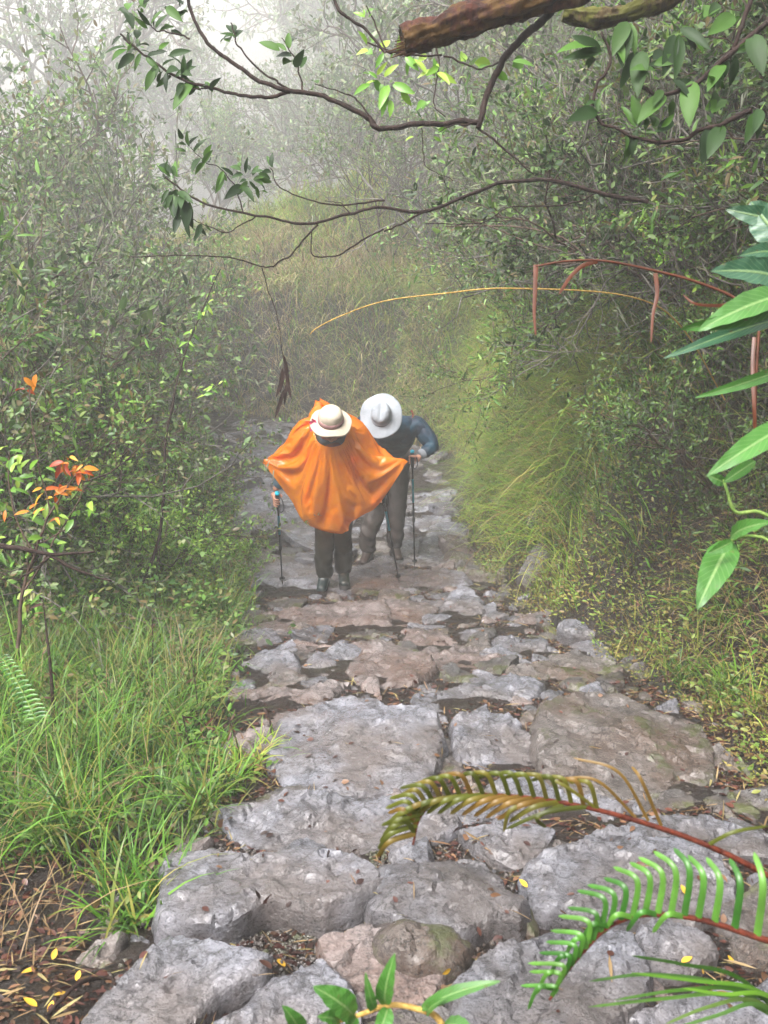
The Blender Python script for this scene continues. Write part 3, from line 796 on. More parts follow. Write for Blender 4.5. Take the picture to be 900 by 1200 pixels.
def make_plant(name, seed, H, stems, kids, leaf, lsize, per, mat, bark, label, cat, group, spread=.5, r=.02, maxl=2, trunk='branches', crown='foliage', leafang=.9, lich=0, keep=1.0, upb=.06, wander=.22, widths=(.8, 1.2)):
    rs = np.random.default_rng(seed)
    tubes, sites = [], []
    for s_ in range(stems):
        a = rs.uniform(0, 6.283); sp = rs.uniform(.1, 1) * spread
        d = unit(np.array([math.cos(a) * sp, math.sin(a) * sp, 1.]))
        grow(rs, np.array([math.cos(a) * .05 * stems ** .5, math.sin(a) * .05 * stems ** .5, -.08]), d, H * rs.uniform(.5, .72), r * rs.uniform(.7, 1.1), 0, maxl, kids, tubes, sites, upb=upb, wander=wander)
    root = empty(name, (0, 0, 0), label, cat, group)
    mb = MB()
    for p_, a_, b_, k_ in tubes: mb.tube(p_, a_, b_, k_, cap=False)
    mb.build(trunk, bark, root)
    S = np.array([s_[0] for s_ in sites]); D = unit(np.array([s_[1] for s_ in sites]))
    if keep < 1:
        q = rs.random(len(S)) < keep; S, D = S[q], D[q]
    n_ = len(S) * per
    S2 = np.repeat(S, per, 0) + rs.normal(size=(n_, 3)) * lsize * .35
    D2 = np.repeat(D, per, 0)
    rd = rdir(rs, n_)
    dr = unit(D2 * math.cos(leafang) + unit(np.cross(D2, rd)) * math.sin(leafang) + np.array([0, 0, .1]))
    up = unit(np.array([0, 0, 1.]) + rdir(rs, n_) * .8)
    mb = MB(); mb.leaves(leaf, S2, dr, up, lsize * rs.uniform(.55, 1.25, n_), rs.uniform(*widths, n_))
    mb.build(crown, mat, root, smooth=False)
    if lich:
        q = rs.choice(len(S), min(lich, len(S)))
        n_ = len(q) * 4
        bs = np.repeat(S[q], 4, 0) + rs.normal(size=(n_, 3)) * .03
        mb = MB(); mb.blades(bs, rs.uniform(0, 6.283, n_), rs.uniform(.06, .25, n_) * (H / 4), rs.uniform(.008, .02, n_) * (H / 4), np.full(n_, 2.6), np.full(n_, 3.14), 3, seed=seed)
        tag(mb.build('lichen', M['lichen'], root, smooth=False), kind='stuff')
    return root

def copy_thing(o, label=None):
    c = o.copy(); COL.objects.link(c)
    if label: c['label'] = label
    for ch in [q for q in bpy.data.objects if q.parent == o]:
        d = ch.copy(); COL.objects.link(d); d.parent = c
    return c

USED = set()
def place(proto, x, y, rz=None, s=1.0, label=None, dz=0.0, tilt=(0, 0), group=None):
    if proto.name not in USED:
        USED.add(proto.name); o = proto
    else: o = copy_thing(proto)
    if label: o['label'] = label
    if group: o['group'] = group
    o.location = (x, y, gz(x, y) + dz)
    o.rotation_euler = (tilt[0], tilt[1], random.uniform(0, 6.283) if rz is None else rz)
    o.scale = (s, s, s)
    return o

# ------------------------------------------------------------------ shrub and tree kinds
sh_small = [make_plant('shrub', 20 + i, 2.6, 6, [6, 6], T_OVAL, .048, 6, M['leaf_shrub'], M['bark'], 'x', 'shrub', 'x', .75, .016) for i in range(3)]
sh_grey = [make_plant('shrub', 40 + i, 2.8, 6, [7, 6], T_OVAL, .044, 5, M['leaf_grey'], M['bark_grey'], 'x', 'shrub', 'x', .8, .017, lich=120) for i in range(3)]
sh_lance = [make_plant('shrub', 60 + i, 2.3, 6, [6, 6], T_LANCE, .085, 5, M['leaf_grey'] if i == 0 else M['leaf_shrub'], M['bark_grey'], 'x', 'shrub', 'x', .9, .016, keep=.8) for i in range(2)]
sh_dark = [make_plant('shrub', 80 + i, 2.2, 6, [6, 6], T_OVAL, .06, 5, M['leaf_dark'], M['bark'], 'x', 'shrub', 'x', 1.0, .017, keep=.8) for i in range(2)]
sh_twig = [make_plant('shrub', 90 + i, 2.4, 7, [6, 6], T_OVAL, .03, 2, M['leaf_grey'], M['bark_grey'], 'x', 'shrub', 'x', .9, .014, lich=80, keep=.5, wander=.32) for i in range(2)]
sh_low = [make_plant('shrub', 110 + i, .9, 7, [5, 5], T_OVAL, .026, 6, M['leaf_bright'] if i else M['leaf_shrub'], M['bark'], 'x', 'shrub', 'x', .9, .007) for i in range(2)]
trees = [make_plant('tree', 130 + i, 7.0, 2, [8, 6, 5], T_OVAL, .15, 7, M['leaf_grey'] if i != 1 else M['leaf_shrub'], M['bark'], 'x', 'tree', 'x', .35, .13, 3, 'trunk', 'crown', lich=250, upb=.1) for i in range(3)]

GL, GR, GF = 'shrubs crowding the left side of the path', 'shrubs growing over the right bank', 'misty trees behind the bend of the path'
def px_at(x, y, z=None):
    z = gz(x, y) if z is None else z
    d = y * CP - z * SP
    return 450 + FPX * x / d, 600 - FPX * (y * SP + z * CP) / d

# left side: (kind, x, y, scale, label)
LS = [
 (sh_small[0], -2.35, 4.2, .80, 'small-leaved green shrub nearest the camera on the left, behind the tall grass'),
 (sh_grey[0], -2.75, 5.0, .95, 'grey twiggy shrub right behind the orange-leaved bush at the left edge'),
 (sh_small[1], -2.05, 5.6, .70, 'green shrub behind the thin leaning sapling on the left'),
 (sh_lance[1], -2.75, 6.2, .85, 'narrow-leaved shrub in the second row of the left thicket'),
 (sh_small[2], -2.35, 6.9, .72, 'green shrub level with the hikers on the left verge'),
 (sh_grey[1], -3.2, 6.9, 1.15, 'tall grey lichened shrub at the left edge, level with the hikers'),
 (sh_twig[0], -2.85, 7.6, 1.0, 'half bare twiggy shrub in the middle of the left thicket'),
 (sh_small[0], -2.75, 8.4, .85, 'pale green shrub leaning over the path margin beyond the hikers'),
 (sh_grey[2], -3.3, 8.4, 1.3, 'tall mossy grey shrub halfway along the left thicket'),
 (sh_small[1], -4.2, 8.0, 1.35, 'tall green shrub cut by the left picture edge behind the grey one'),
 (sh_lance[0], -3.1, 9.8, 1.2, 'silvery narrow-leaved shrub at the far end of the left thicket'),
 (sh_twig[1], -3.0, 11.0, .8, 'spiky bare grey bush beside the far pale slabs'),
 (sh_small[2], -3.6, 10.2, 1.55, 'broad pale green shrub forming the top of the left thicket'),
 (sh_grey[0], -4.7, 10.4, 1.6, 'large grey shrub topping the thicket near the left edge'),
 (sh_small[0], -3.1, 12.0, 1.2, 'hazy green shrub at the inner bend of the path'),
 (sh_grey[1], -4.4, 12.6, 1.6, 'hazy grey shrub high behind the left thicket'),
 (sh_small[1], -5.8, 12.0, 1.9, 'hazy broad shrub behind the left thicket at the picture edge'),
 (sh_twig[0], -3.4, 4.6, .9, 'bare twiggy shrub deep behind the orange-leaved bush'),
 (sh_lance[1], -2.25, 7.9, .5, 'low narrow-leaved shrub overhanging the left edge of the slabs'),
 (sh_dark[0], -3.0, 4.0, .55, 'dark leafy shrub at the left edge above the tall grass'),
 (sh_dark[1], -2.9, 5.6, 1.0, 'dark round-leaved shrub in the middle of the left thicket'),
 (sh_lance[1], -3.6, 5.9, 1.3, 'tall narrow-leaved shrub rising at the left edge of the thicket'),
 (sh_dark[0], -3.7, 7.6, 1.5, 'dark tall shrub deep in the left thicket'),
]
for k_, x, y, s, lab in LS:
    place(k_, x, y, s=s, label=lab, group=GL)

# right side, on and over the bank
RS = [
 (sh_dark[0], 2.7, 3.4, .75, 'dark glossy shrub closest to the camera on top of the right bank'),
 (sh_lance[1], 2.15, 4.3, .75, 'narrow-leaved shrub hanging over the right bank near the red reed'),
 (sh_dark[1], 2.9, 4.8, 1.0, 'dark leafy shrub at the upper right edge behind the big leaves'),
 (sh_twig[0], 2.2, 5.3, .9, 'tangled bare shrub above the dark hollow in the right bank'),
 (sh_lance[0], 2.25, 6.2, 1.05, 'silvery narrow-leaved shrub leaning out from the right bank top'),
 (sh_grey[1], 3.1, 6.4, 1.2, 'grey lichened shrub behind the silvery one on the right bank'),
 (sh_dark[0], 3.6, 5.4, 1.35, 'tall dark shrub in the upper right corner'),
 (sh_lance[1], 1.9, 7.3, .95, 'green narrow-leaved shrub above the hanging grass'),
 (sh_twig[1], 2.7, 7.8, 1.3, 'tall half bare shrub on the bank crest right of the mist'),
 (sh_small[0], 2.05, 8.6, 1.1, 'small-leaved green shrub on the bank crest above the rear hiker'),
 (sh_grey[2], 3.2, 8.9, 1.6, 'tall grey shrub behind the bank crest on the right'),
 (sh_lance[0], 1.7, 9.9, 1.15, 'pale narrow-leaved shrub where the right bank fades into mist'),
 (sh_grey[0], 2.6, 10.8, 1.6, 'hazy grey shrub towering over the bend'),
 (sh_small[2], 1.35, 11.8, 1.1, 'hazy green shrub on the bank at the bend'),
 (sh_twig[0], 1.0, 13.4, 1.5, 'misty bare shrub standing on the bank beyond the bend'),
 (sh_grey[1], 2.4, 13.5, 1.8, 'misty tall shrub behind the bare one beyond the bend'),
 (sh_small[1], 0.0, 14.9, 1.1, 'misty round shrub above the brown grass of the far bank'),
 (sh_dark[1], 1.75, 3.6, .35, 'small dark bush rooted on the slope just left of the big-leaved plant'),
 (sh_small[2], 2.6, 2.7, .45, 'green bush growing low on the right slope by the picture edge'),
 (sh_dark[1], 2.25, 3.9, .85, 'dark bush right behind the veined broad leaves'),
 (sh_dark[0], 2.15, 4.7, .95, 'dark round-leaved shrub overhanging the bank crest near the red reed'),
 (sh_twig[1], 1.95, 4.9, .75, 'dead twiggy shrub hanging in front of the bank under the bare branch'),
 (sh_dark[1], 3.3, 4.4, 1.3, 'dark shrub filling the gap under the mossy limb'),
 (sh_dark[0], 2.0, 5.9, .75, 'dark shrub drooping over the long bank grass'),
 (sh_small[1], 2.5, 5.5, 1.0, 'green small-leaved shrub between dark ones on the right bank'),
 (sh_dark[1], 2.5, 6.9, 1.1, 'dark shrub in the middle of the bank crest'),
 (sh_small[2], 1.75, 5.0, .5, 'small green shrub rooted halfway up the bank face'),
 (sh_lance[1], 1.8, 4.1, .45, 'small narrow-leaved shrub halfway up the bank face near the picture edge'),
]
for k_, x, y, s, lab in RS:
    place(k_, x, y, s=s, label=lab, group=GR)
for k_, u_, y, s, ti, lab in [
 (sh_dark[0], .85, 5.0, .75, -.7, 'dark shrub leaning far out of the bank below the red reed'),
 (sh_lance[1], .95, 5.7, .8, -.8, 'narrow-leaved shrub hanging head down over the bank below the straw stem'),
 (sh_twig[1], .75, 4.3, .7, -.8, 'dead twigs hanging in the dark hollow of the bank beside the veined leaves'),
 (sh_small[0], .8, 7.4, .6, -.6, 'small-leaved shrub hanging amid the long bank grass'),
 (sh_dark[1], .9, 3.7, .6, -.6, 'dark leaning shrub behind the drooping broad leaf'),
 (sh_grey[2], 1.0, 6.9, .7, -.6, 'grey twiggy shrub leaning over the middle of the bank crest'),
 (sh_dark[0], .55, 4.2, .42, -.5, 'small dark shrub in the lower half of the bank near the picture edge')]:
    o = place(k_, float(xr(y)) + u_, y, s=s, label=lab, group=GR)
    o.rotation_euler = (0, ti, random.uniform(-.6, .6))

TR = [
 (trees[0], -0.6, 24.0, 1.0, 'dark misty tree with a thick trunk standing above the far brown bank'),
 (trees[1], 2.4, 36.0, 1.7, 'misty green tree right of the thick-trunked one'),
 (trees[2], 4.2, 26.0, 1.4, 'misty lichened tree behind the shrubs of the right bank'),
 (trees[0], -4.4, 48.0, 1.15, 'faint tree left of the thick-trunked one, under the pale sky'),
 (trees[2], -12.0, 50.0, 1.2, 'fainter tree between the left thicket and the brown bank'),
 (trees[1], 8.0, 42.0, 2.4, 'large misty tree high behind the right bank'),
 (trees[2], 0.6, 54.0, 2.0, 'faintest tree far behind, just right of the pale sky gap'),
 (trees[0], 5.5, 15.0, 1.0, 'tree rising over the right bank near the upper edge'),
 (trees[1], -5.6, 14.2, .72, 'dark green tree in the upper left corner behind the thicket'),
 (trees[2], -15.5, 38.5, 1.6, 'misty tree at the left picture edge behind the dark green one'),
 (trees[0], 6.1, 58.5, 2.4, 'faint tall tree deep in the mist to the right'),
 (trees[1], 7.4, 10.5, .9, 'leafy tree crowning the upper right edge'),
 (trees[1], -3.4, 66.0, 1.4, 'palest tree farthest off on the misty hill'),
 (trees[1], -6.0, 30.5, .62, 'small misty tree right above the far pale slabs'),
 (trees[0], 2.0, 20.0, .6, 'small tree on the far bank just right of the thick trunk'),
 (trees[2], -2.2, 33.0, .8, 'pale lichened tree standing between the thick trunk and the left thicket'),
]
for k_, x, y, s, lab in TR:
    place(k_, x, y, s=s, label=lab, group=GF)

# low shrubs on banks
LO = [(-1.45, 5.2, .8, 1), (-1.7, 4.5, .7, 0), (-1.3, 6.3, .6, 1), (-1.75, 7.2, .6, 0), (-2.2, 8.9, .7, 1), (-2.5, 10.2, .8, 0), (1.65, 5.6, .7, 0), (1.5, 6.6, .6, 1), (1.75, 4.5, .6, 0), (2.0, 3.5, .6, 1), (1.25, 7.8, .7, 0), (1.5, 9.2, .8, 1)]
LO += [(-1.75, 5.0, 1.15, 1), (-2.0, 5.9, 1.3, 1), (-1.8, 6.6, 1.0, 0), (-2.3, 4.4, 1.2, 0), (-2.15, 7.6, 1.3, 1), (-2.6, 5.2, 1.6, 1), (1.9, 5.0, 1.0, 1), (1.7, 7.2, 1.0, 1), (2.1, 4.0, 1.0, 0)]
names = ['waist-high green bush beyond the tall grass, on the left verge', 'small leafy bush among weeds behind the tall grass', 'bright low bush left of the lone round rock', 'low bush at the path margin, left of the front hiker', 'low bright bush beside the smooth pale slab', 'low hazy bush beside the far pale slabs',
 'low bush on the right bank face above the mossy hollow', 'bright bush clinging to the right bank right of the rear hiker', 'low bush in the lower half of the right bank', 'bright green bush low on the right bank behind the litter', 'low bush on the right bank level with the rear hiker', 'low pale bush on the right bank past the rear hiker',
 'bright chest-high bush just behind the tall grass on the left', 'tall bright bush in the first row of the left thicket', 'green bush level with the thin leaning sapling tip', 'green bush right above the small fern at the left edge', 'bright bush in the left thicket level with the front hiker', 'largest bright bush behind the orange-leaved one',
 'bright bush halfway up the right bank below the red reed', 'bright bush on the bank crest above the long grass', 'leafy green bush on the bank behind the drooping broad leaf']
for (x, y, s, k_), lab in zip(LO, names):
    place(sh_low[k_], x, y, s=s, label=lab, group='low bushes at the foot of the thickets')

# ------------------------------------------------------------------ grass, herbs, moss (stuff)
def tufts(rs, cx, cy, n_, spread):
    k = len(cx)
    x = np.repeat(cx, n_) + rs.normal(size=k * n_) * spread
    y = np.repeat(cy, n_) + rs.normal(size=k * n_) * spread
    return x, y

def grassfield(name, seed, cx, cy, per, spread, L, wd, th0, th1, mat, label, az=None, azs=6.283, seg=5, lift=0):
    rs = np.random.default_rng(seed)
    x, y = tufts(rs, cx, cy, per, spread)
    n_ = len(x)
    z = gh(x, y) - .01 + lift
    k = np.repeat(rs.uniform(.55, 1.25, len(cx)), per)
    a = rs.uniform(0, azs, n_) if az is None else az + rs.normal(size=n_) * azs
    mb = MB()
    mb.blades(np.stack([x, y, z], 1), a, rs.uniform(L[0], L[1], n_) * k, rs.uniform(wd[0], wd[1], n_), rs.uniform(th0[0], th0[1], n_), rs.uniform(th1[0], th1[1], n_), seg, seed=seed)
    o = mb.build(name, mat)
    return tag(o, label, kind='stuff')

rs = np.random.default_rng(50)
def scat(n_, y0, y1, f0, f1, side, pw=1.0):
    y = y0 + (y1 - y0) * rs.random(n_) ** pw
    u = rs.uniform(f0, f1, n_)
    x = xl(y) - u if side < 0 else xr(y) + u
    return x, y

# left verge
cx, cy = scat(210, 1.55, 5.2, .05, 1.9, -1)
q = ~((cy < 1.75) & (cx > -.95)); cx, cy = cx[q], cy[q]
grassfield('verge_grass', 51, cx, cy, 44, .05, (.16, .42), (.003, .0075), (.02, .5), (.7, 2.2), M['grass'], 'bright green tall grass on the left verge')
cx, cy = scat(500, 1.9, 5.6, -.03, 1.6, -1)
grassfield('short_grass', 52, cx, cy, 26, .05, (.05, .15), (.003, .007), (.0, .7), (.6, 1.8), M['grass'], 'short green grass and weeds on the left verge')
cx, cy = scat(420, 5.0, 13.5, .06, 1.6, -1)
grassfield('far_verge_grass', 53, cx, cy, 32, .07, (.10, .28), (.006, .012), (.0, .6), (.6, 2.0), M['grass_bank'], 'olive grass edging the far left side of the path')
cx, cy = scat(150, 1.5, 5, .1, 2, -1)
grassfield('dry_grass', 54, cx, cy, 14, .07, (.15, .4), (.002, .004), (.1, .9), (.8, 2.3), M['grass_dry'], 'dry straw blades among the grass of the left verge')
# right bank: hanging tufts on the face and crest
cx, cy = scat(430, 5.2, 14.5, .2, 1.15, 1)
grassfield('bank_grass', 55, cx, cy, 60, .06, (.3, .85), (.004, .009), (.0, 1.0), (1.5, 3.1), M['grass_bank'], 'long grass hanging down the face of the right bank', az=math.pi + .2, azs=1.1, seg=7)
cx, cy = scat(240, 3.6, 9.5, .25, 1.4, 1)
grassfield('bank_green_grass', 56, cx, cy, 40, .05, (.25, .6), (.004, .009), (.0, .7), (1.4, 2.6), M['grass'], 'fresh green grass tufts on the right bank', az=math.pi, azs=1.0, seg=6)
cx, cy = scat(260, 2.6, 9, .25, 1.7, 1)
grassfield('bank_dry_grass', 57, cx, cy, 22, .07, (.2, .6), (.002, .0045), (.2, 1.0), (1.7, 3.0), M['grass_dry'], 'dry straw and dead blades hanging on the right bank', az=math.pi, azs=1.1, seg=6)
cx, cy = scat(330, 2.2, 9, .08, .9, 1)
grassfield('bank_foot_grass', 58, cx, cy, 26, .05, (.06, .22), (.003, .007), (.0, .8), (.6, 2.0), M['grass_bank'], 'short yellow green grass at the foot of the right bank', az=math.pi, azs=1.4)
# far bank round the bend
cx = rs.uniform(-7, 2.5, 520); cy = np.interp(cx, [-9, -3.4, -.3, .7, 2.5], [18.2, 15.7, 13.7, 12.5, 12.0]) + rs.uniform(-.25, 3.5, 520) ** 1.0
grassfield('far_bank_grass', 59, cx, cy, 40, .12, (.3, .8), (.01, .02), (.0, .7), (1.0, 2.7), M['grass_bank'], 'tawny grass on the misty bank across the bend', az=-1.7, azs=.8, seg=5)

cx = rs.uniform(-7, 2.5, 420); cy = np.interp(cx, [-9, -3.4, -.3, .7, 2.5], [18.2, 15.7, 13.7, 12.5, 12.0]) + rs.uniform(-.15, 2.0, 420)
M['grass_tan'] = leafmat('mist_paled_tan_blades', [(.42, .34, .18), (.50, .42, .24), (.30, .26, .10), (.34, .22, .12)], .6, .35)  # dead-grass tan, its colour lightened in place of a brighter mist
grassfield('far_dry_grass', 69, cx, cy, 34, .12, (.25, .7), (.008, .016), (.0, .8), (1.2, 2.9), M['grass_tan'], 'tan dead grass, coloured paler for the mist, on the bank across the bend', az=-1.7, azs=.9, seg=5)

def leafcover(name, seed, x, y, per, size, mat, label, tm=T_OVAL, h=.10, spread=.05):
    rs = np.random.default_rng(seed)
    x2 = np.repeat(x, per) + rs.normal(size=len(x) * per) * spread
    y2 = np.repeat(y, per) + rs.normal(size=len(x) * per) * spread
    n_ = len(x2)
    z = gh(x2, y2) + rs.uniform(0, h, n_)
    dr = rdir(rs, n_); dr[:, 2] = np.abs(dr[:, 2]) * .4
    up = unit(np.array([0, 0, 1.]) + rdir(rs, n_) * .7)
    mb = MB(); mb.leaves(tm, np.stack([x2, y2, z], 1), dr, up, size * rs.uniform(.5, 1.4, n_))
    return tag(mb.build(name, mat, smooth=False), label, kind='stuff')

x, y = scat(2600, 2.2, 10, .04, 1.9, 1, 1.3)
leafcover('bank_herbs', 61, x, y, 14, .026, M['cover'], 'small yellow green herbs covering the right bank', h=.12)
x, y = scat(1500, 2.4, 9, -.02, 1.1, 1, 1.2)
leafcover('bank_moss', 62, x, y, 22, .016, M['moss'], 'olive and brown moss on the foot of the right bank', h=.05, spread=.05)
x, y = scat(1500, 1.9, 8, .0, 2.2, -1, 1.3)
leafcover('verge_herbs', 63, x, y, 15, .034, M['leaf_shrub'], 'small bright leaves of herbs on the left verge', h=.10)
x, y = scat(1600, 4, 12, .1, 3.0, -1, 1.1)
leafcover('thicket_undergrowth', 64, x, y, 16, .036, M['leaf_shrub'], 'green undergrowth below the left thicket', h=.35, spread=.1)
x, y = scat(2400, 3.0, 12, .55, 3.0, 1, 1.2)
leafcover('bank_undergrowth', 65, x, y, 16, .036, M['leaf_dark'], 'dark undergrowth below the shrubs of the right bank', h=.4, spread=.1)
x, y = scat(700, 3.2, 7.5, .3, 1.5, 1, 1.1)
leafcover('bank_leafy_weeds', 66, x, y, 12, .05, M['leaf_shrub'], 'narrow green weeds on the face of the right bank', T_LANCE, h=.2, spread=.06)

# leaf litter, twigs and gravel
def litter(name, seed, pts, size, mat, label, tm):
    rs = np.random.default_rng(seed)
    Pn, Dn, Un = [], [], []
    for (x, y) in pts:
        z, nn = drop(x, y)
        a = rs.uniform(0, 6.283)
        d = Vector((math.cos(a), math.sin(a), 0)); d = (d - nn * d.dot(nn)).normalized()
        Pn.append((x, y, z + rs.uniform(.002, .008))); Dn.append(tuple(d + Vector((0, 0, rs.uniform(-.1, .35))))); Un.append(tuple(nn + Vector(rs.normal(size=3) * .35)))
    n_ = len(Pn)
    mb = MB(); mb.leaves(tm, Pn, Dn, Un, size * rs.uniform(.4, 1.3, n_), rs.uniform(.6, 1.6, n_))
    return tag(mb.build(name, mat, smooth=False), label, kind='stuff')
lp = []
while len(lp) < 13000:
    y = 1.1 + 7 * rs.random() ** 1.15; x = rs.uniform(float(xl(y)) - .5, float(xr(y)) + .45)
    ins = in_any(x, y)
    if ins and rs.random() < .97: continue
    if x < xl(y) - .2 and y > 1.9: continue
    dens = vnoise(x * 2.5, y * 2.5, 77)
    if rs.random() > .25 + dens: continue
    lp.append((x, y))
for _ in range(2600):          # the red patch on the right of the path and the bare corner on the left
    if rs.random() < .8: y = rs.uniform(1.9, 3.6); x = float(xr(y)) + rs.normal() * .17 - .02
    else: y = rs.uniform(1.15, 1.95); x = rs.uniform(-1.5, -.62)
    if in_any(x, y): continue
    lp.append((x, y))
litter('leaf_litter', 71, lp, .024, M['litter'], 'dark red brown dead leaves lying between the stones', T_OVAL)
tp = [p_ for p_ in lp[::4]]
litter('twig_litter', 72, tp, .06, M['grass_dry'], 'thin twigs and straw lying among the dead leaves', leaf_t(.035, .02, -.05, 2))

gp = []
while len(gp) < 2200:
    y = rs.normal(1.72, .16); x = rs.normal(-.12, .2)
    if in_any(x, y) or y < 1.3: continue
    gp.append((x, y))
while len(gp) < 4600:
    y = rs.uniform(1.2, 7); x = rs.uniform(float(xl(y)), float(xr(y)))
    if in_any(x, y): continue
    gp.append((x, y))
mb = MB()
oc = np.array([[1, 0, 0], [0, 1, 0], [-1, 0, 0], [0, -1, 0], [0, 0, .8], [0, 0, -.8]], float)
of = np.array([[0, 1, 4], [1, 2, 4], [2, 3, 4], [3, 0, 4], [1, 0, 5], [2, 1, 5], [3, 2, 5], [0, 3, 5]])
gp = np.array(gp); n_ = len(gp)
gzv = gh(gp[:, 0], gp[:, 1])
pp = np.column_stack([gp, gzv + .002])
V = pp[:, None, :] + (oc[None] + rs.normal(size=(n_, 6, 3)) * .25) * (rs.uniform(.002, .008, n_) * rs.uniform(.6, 1.3, n_))[:, None, None]
mb.add(V.reshape(-1, 3), (of[None] + (np.arange(n_) * 6)[:, None, None]).reshape(-1, 3))
tag(mb.build('gravel', M['rock_brown'], smooth=False), 'fine wet gravel in the hollow between the near slabs', kind='stuff')

# ------------------------------------------------------------------ hikers
def clothmat(name, c1, c2, rough=.7, scale=40, spec=.3, bumpd=.006):
    m, n, b = newmat(name)
    co = node(n, 'ShaderNodeTexCoord').outputs['Object']
    a = noise(n, co, scale, 5, .6); w_ = noise(n, co, 9, 4, .6)
    c = ramp(n, w_.outputs[0], [(.35, c1), (.65, c2)]).outputs[0]
    n.links.new(c, b.inputs['Base Color'])
    b.inputs['Roughness'].default_value = rough
    b.inputs['Specular IOR Level'].default_value = spec
    p = bump(n, None, w_.outputs[0], .6, .02)
    bump(n, b, a.outputs[0], .5, bumpd, p)
    return m
M['skin'] = clothmat('skin', (.42, .20, .13), (.50, .25, .17), .5, 60, .4, .001)
M['skin_dark'] = clothmat('tanned_skin', (.26, .12, .08), (.33, .16, .10), .5, 60, .4, .001)
M['hair'] = clothmat('dark_hair', (.02, .014, .01), (.05, .03, .02), .5, 120)
M['trousers_green'] = clothmat('dark_olive_trousers', (.014, .014, .010), (.028, .026, .02), .6)
M['trousers_brown'] = clothmat('brown_grey_trousers', (.022, .017, .015), (.042, .032, .028), .65)
M['sweater'] = clothmat('brown_sweater', (.05, .022, .014), (.10, .04, .022), .8)
M['jacket_blue'] = clothmat('slate_blue_sleeve', (.03, .07, .11), (.06, .12, .17), .5)
M['jacket_navy'] = clothmat('navy_and_teal_jacket', (.006, .010, .025), (.006, .035, .058), .6, 30, .3)
M['boot'] = clothmat('muddy_brown_boot', (.012, .008, .006), (.03, .017, .012), .5, 50)
M['boot_teal'] = clothmat('dark_teal_boot', (.006, .014, .015), (.02, .03, .03), .35, 50, .6)
M['sole'] = clothmat('black_rubber', (.012, .012, .012), (.02, .02, .02), .6)
M['hat_cream'] = clothmat('cream_hat_cloth', (.30, .25, .19), (.40, .34, .27), .8, 90, .2, .002)
M['hat_grey'] = clothmat('pale_grey_hat_cloth', (.18, .195, .215), (.24, .255, .28), .75, 90, .2, .002)
M['band'] = clothmat('mauve_hat_band', (.14, .07, .07), (.24, .13, .12), .8)
M['band_grey'] = clothmat('grey_hat_band', (.2, .21, .23), (.3, .31, .34), .8)
M['pink'] = clothmat('pink_ribbon', (.75, .05, .18), (.85, .12, .28), .6)
M['glove'] = clothmat('black_glove', (.012, .012, .014), (.03, .03, .034), .6)
M['cyan'] = clothmat('cyan_plastic', (.02, .42, .62), (.03, .5, .7), .35, 40, .5, .0)
M['shaft'] = clothmat('black_pole_shaft', (.012, .013, .016), (.02, .022, .028), .3, 40, .6, .0)
M['strap_red'] = clothmat('red_strap', (.16, .02, .015), (.2, .035, .03), .6)
m, n, b = newmat('orange_rain_plastic'); M['poncho'] = m
co = node(n, 'ShaderNodeTexCoord').outputs['Object']
cr = noise(n, co, 7, 5, .62); c2_ = noise(n, co, 26, 4, .6)
c = ramp(n, cr.outputs[0], [(.35, (.90, .22, .003)), (.6, (.98, .31, .006))]).outputs[0]
n.links.new(c, b.inputs['Base Color']); b.inputs['Roughness'].default_value = .16; b.inputs['Specular IOR Level'].default_value = .8
p_ = bump(n, None, cr.outputs[0], .5, .04); bump(n, b, c2_.outputs[0], .35, .012, p_)
tr = n.nodes.new('ShaderNodeBsdfTransparent'); tr.inputs['Color'].default_value = (1, .38, .06, 1)
tl = n.nodes.new('ShaderNodeBsdfTranslucent'); n.links.new(c, tl.inputs['Color'])
m1 = n.nodes.new('ShaderNodeMixShader'); m1.inputs[0].default_value = .3
n.links.new(b.outputs[0], m1.inputs[1]); n.links.new(tl.outputs[0], m1.inputs[2])
m2 = n.nodes.new('ShaderNodeMixShader'); m2.inputs[0].default_value = .46
n.links.new(m1.outputs[0], m2.inputs[1]); n.links.new(tr.outputs[0], m2.inputs[2])
n.links.new(m2.outputs[0], n.nodes['Material Output'].inputs['Surface'])

def skinmesh(nodes, edges, root=0, sub=2):
    """nodes: [(pos, r) or (pos, (rx, ry))] -> (V, F list) of the grown surface"""
    me = bpy.data.meshes.new('tmp')
    me.from_pydata([tuple(p) for p, r in nodes], edges, [])
    ob = bpy.data.objects.new('tmp', me); COL.objects.link(ob)
    md = ob.modifiers.new('s', 'SKIN'); md.use_smooth_shade = True; md.branch_smoothing = .5
    sv = me.skin_vertices[0].data
    for i, (p, r) in enumerate(nodes):
        sv[i].radius = r if hasattr(r, '__len__') else (r, r)
        sv[i].use_root = (i == root)
    sb = ob.modifiers.new('u', 'SUBSURF'); sb.levels = sub; sb.render_levels = sub
    dg = bpy.context.evaluated_depsgraph_get(); dg.update()
    e = ob.evaluated_get(dg).to_mesh()
    V = np.empty(len(e.vertices) * 3); e.vertices.foreach_get('co', V); V = V.reshape(-1, 3)
    F = [list(p.vertices) for p in e.polygons]
    ob.evaluated_get(dg).to_mesh_clear()
    bpy.data.objects.remove(ob); bpy.data.meshes.remove(me)
    return V, F

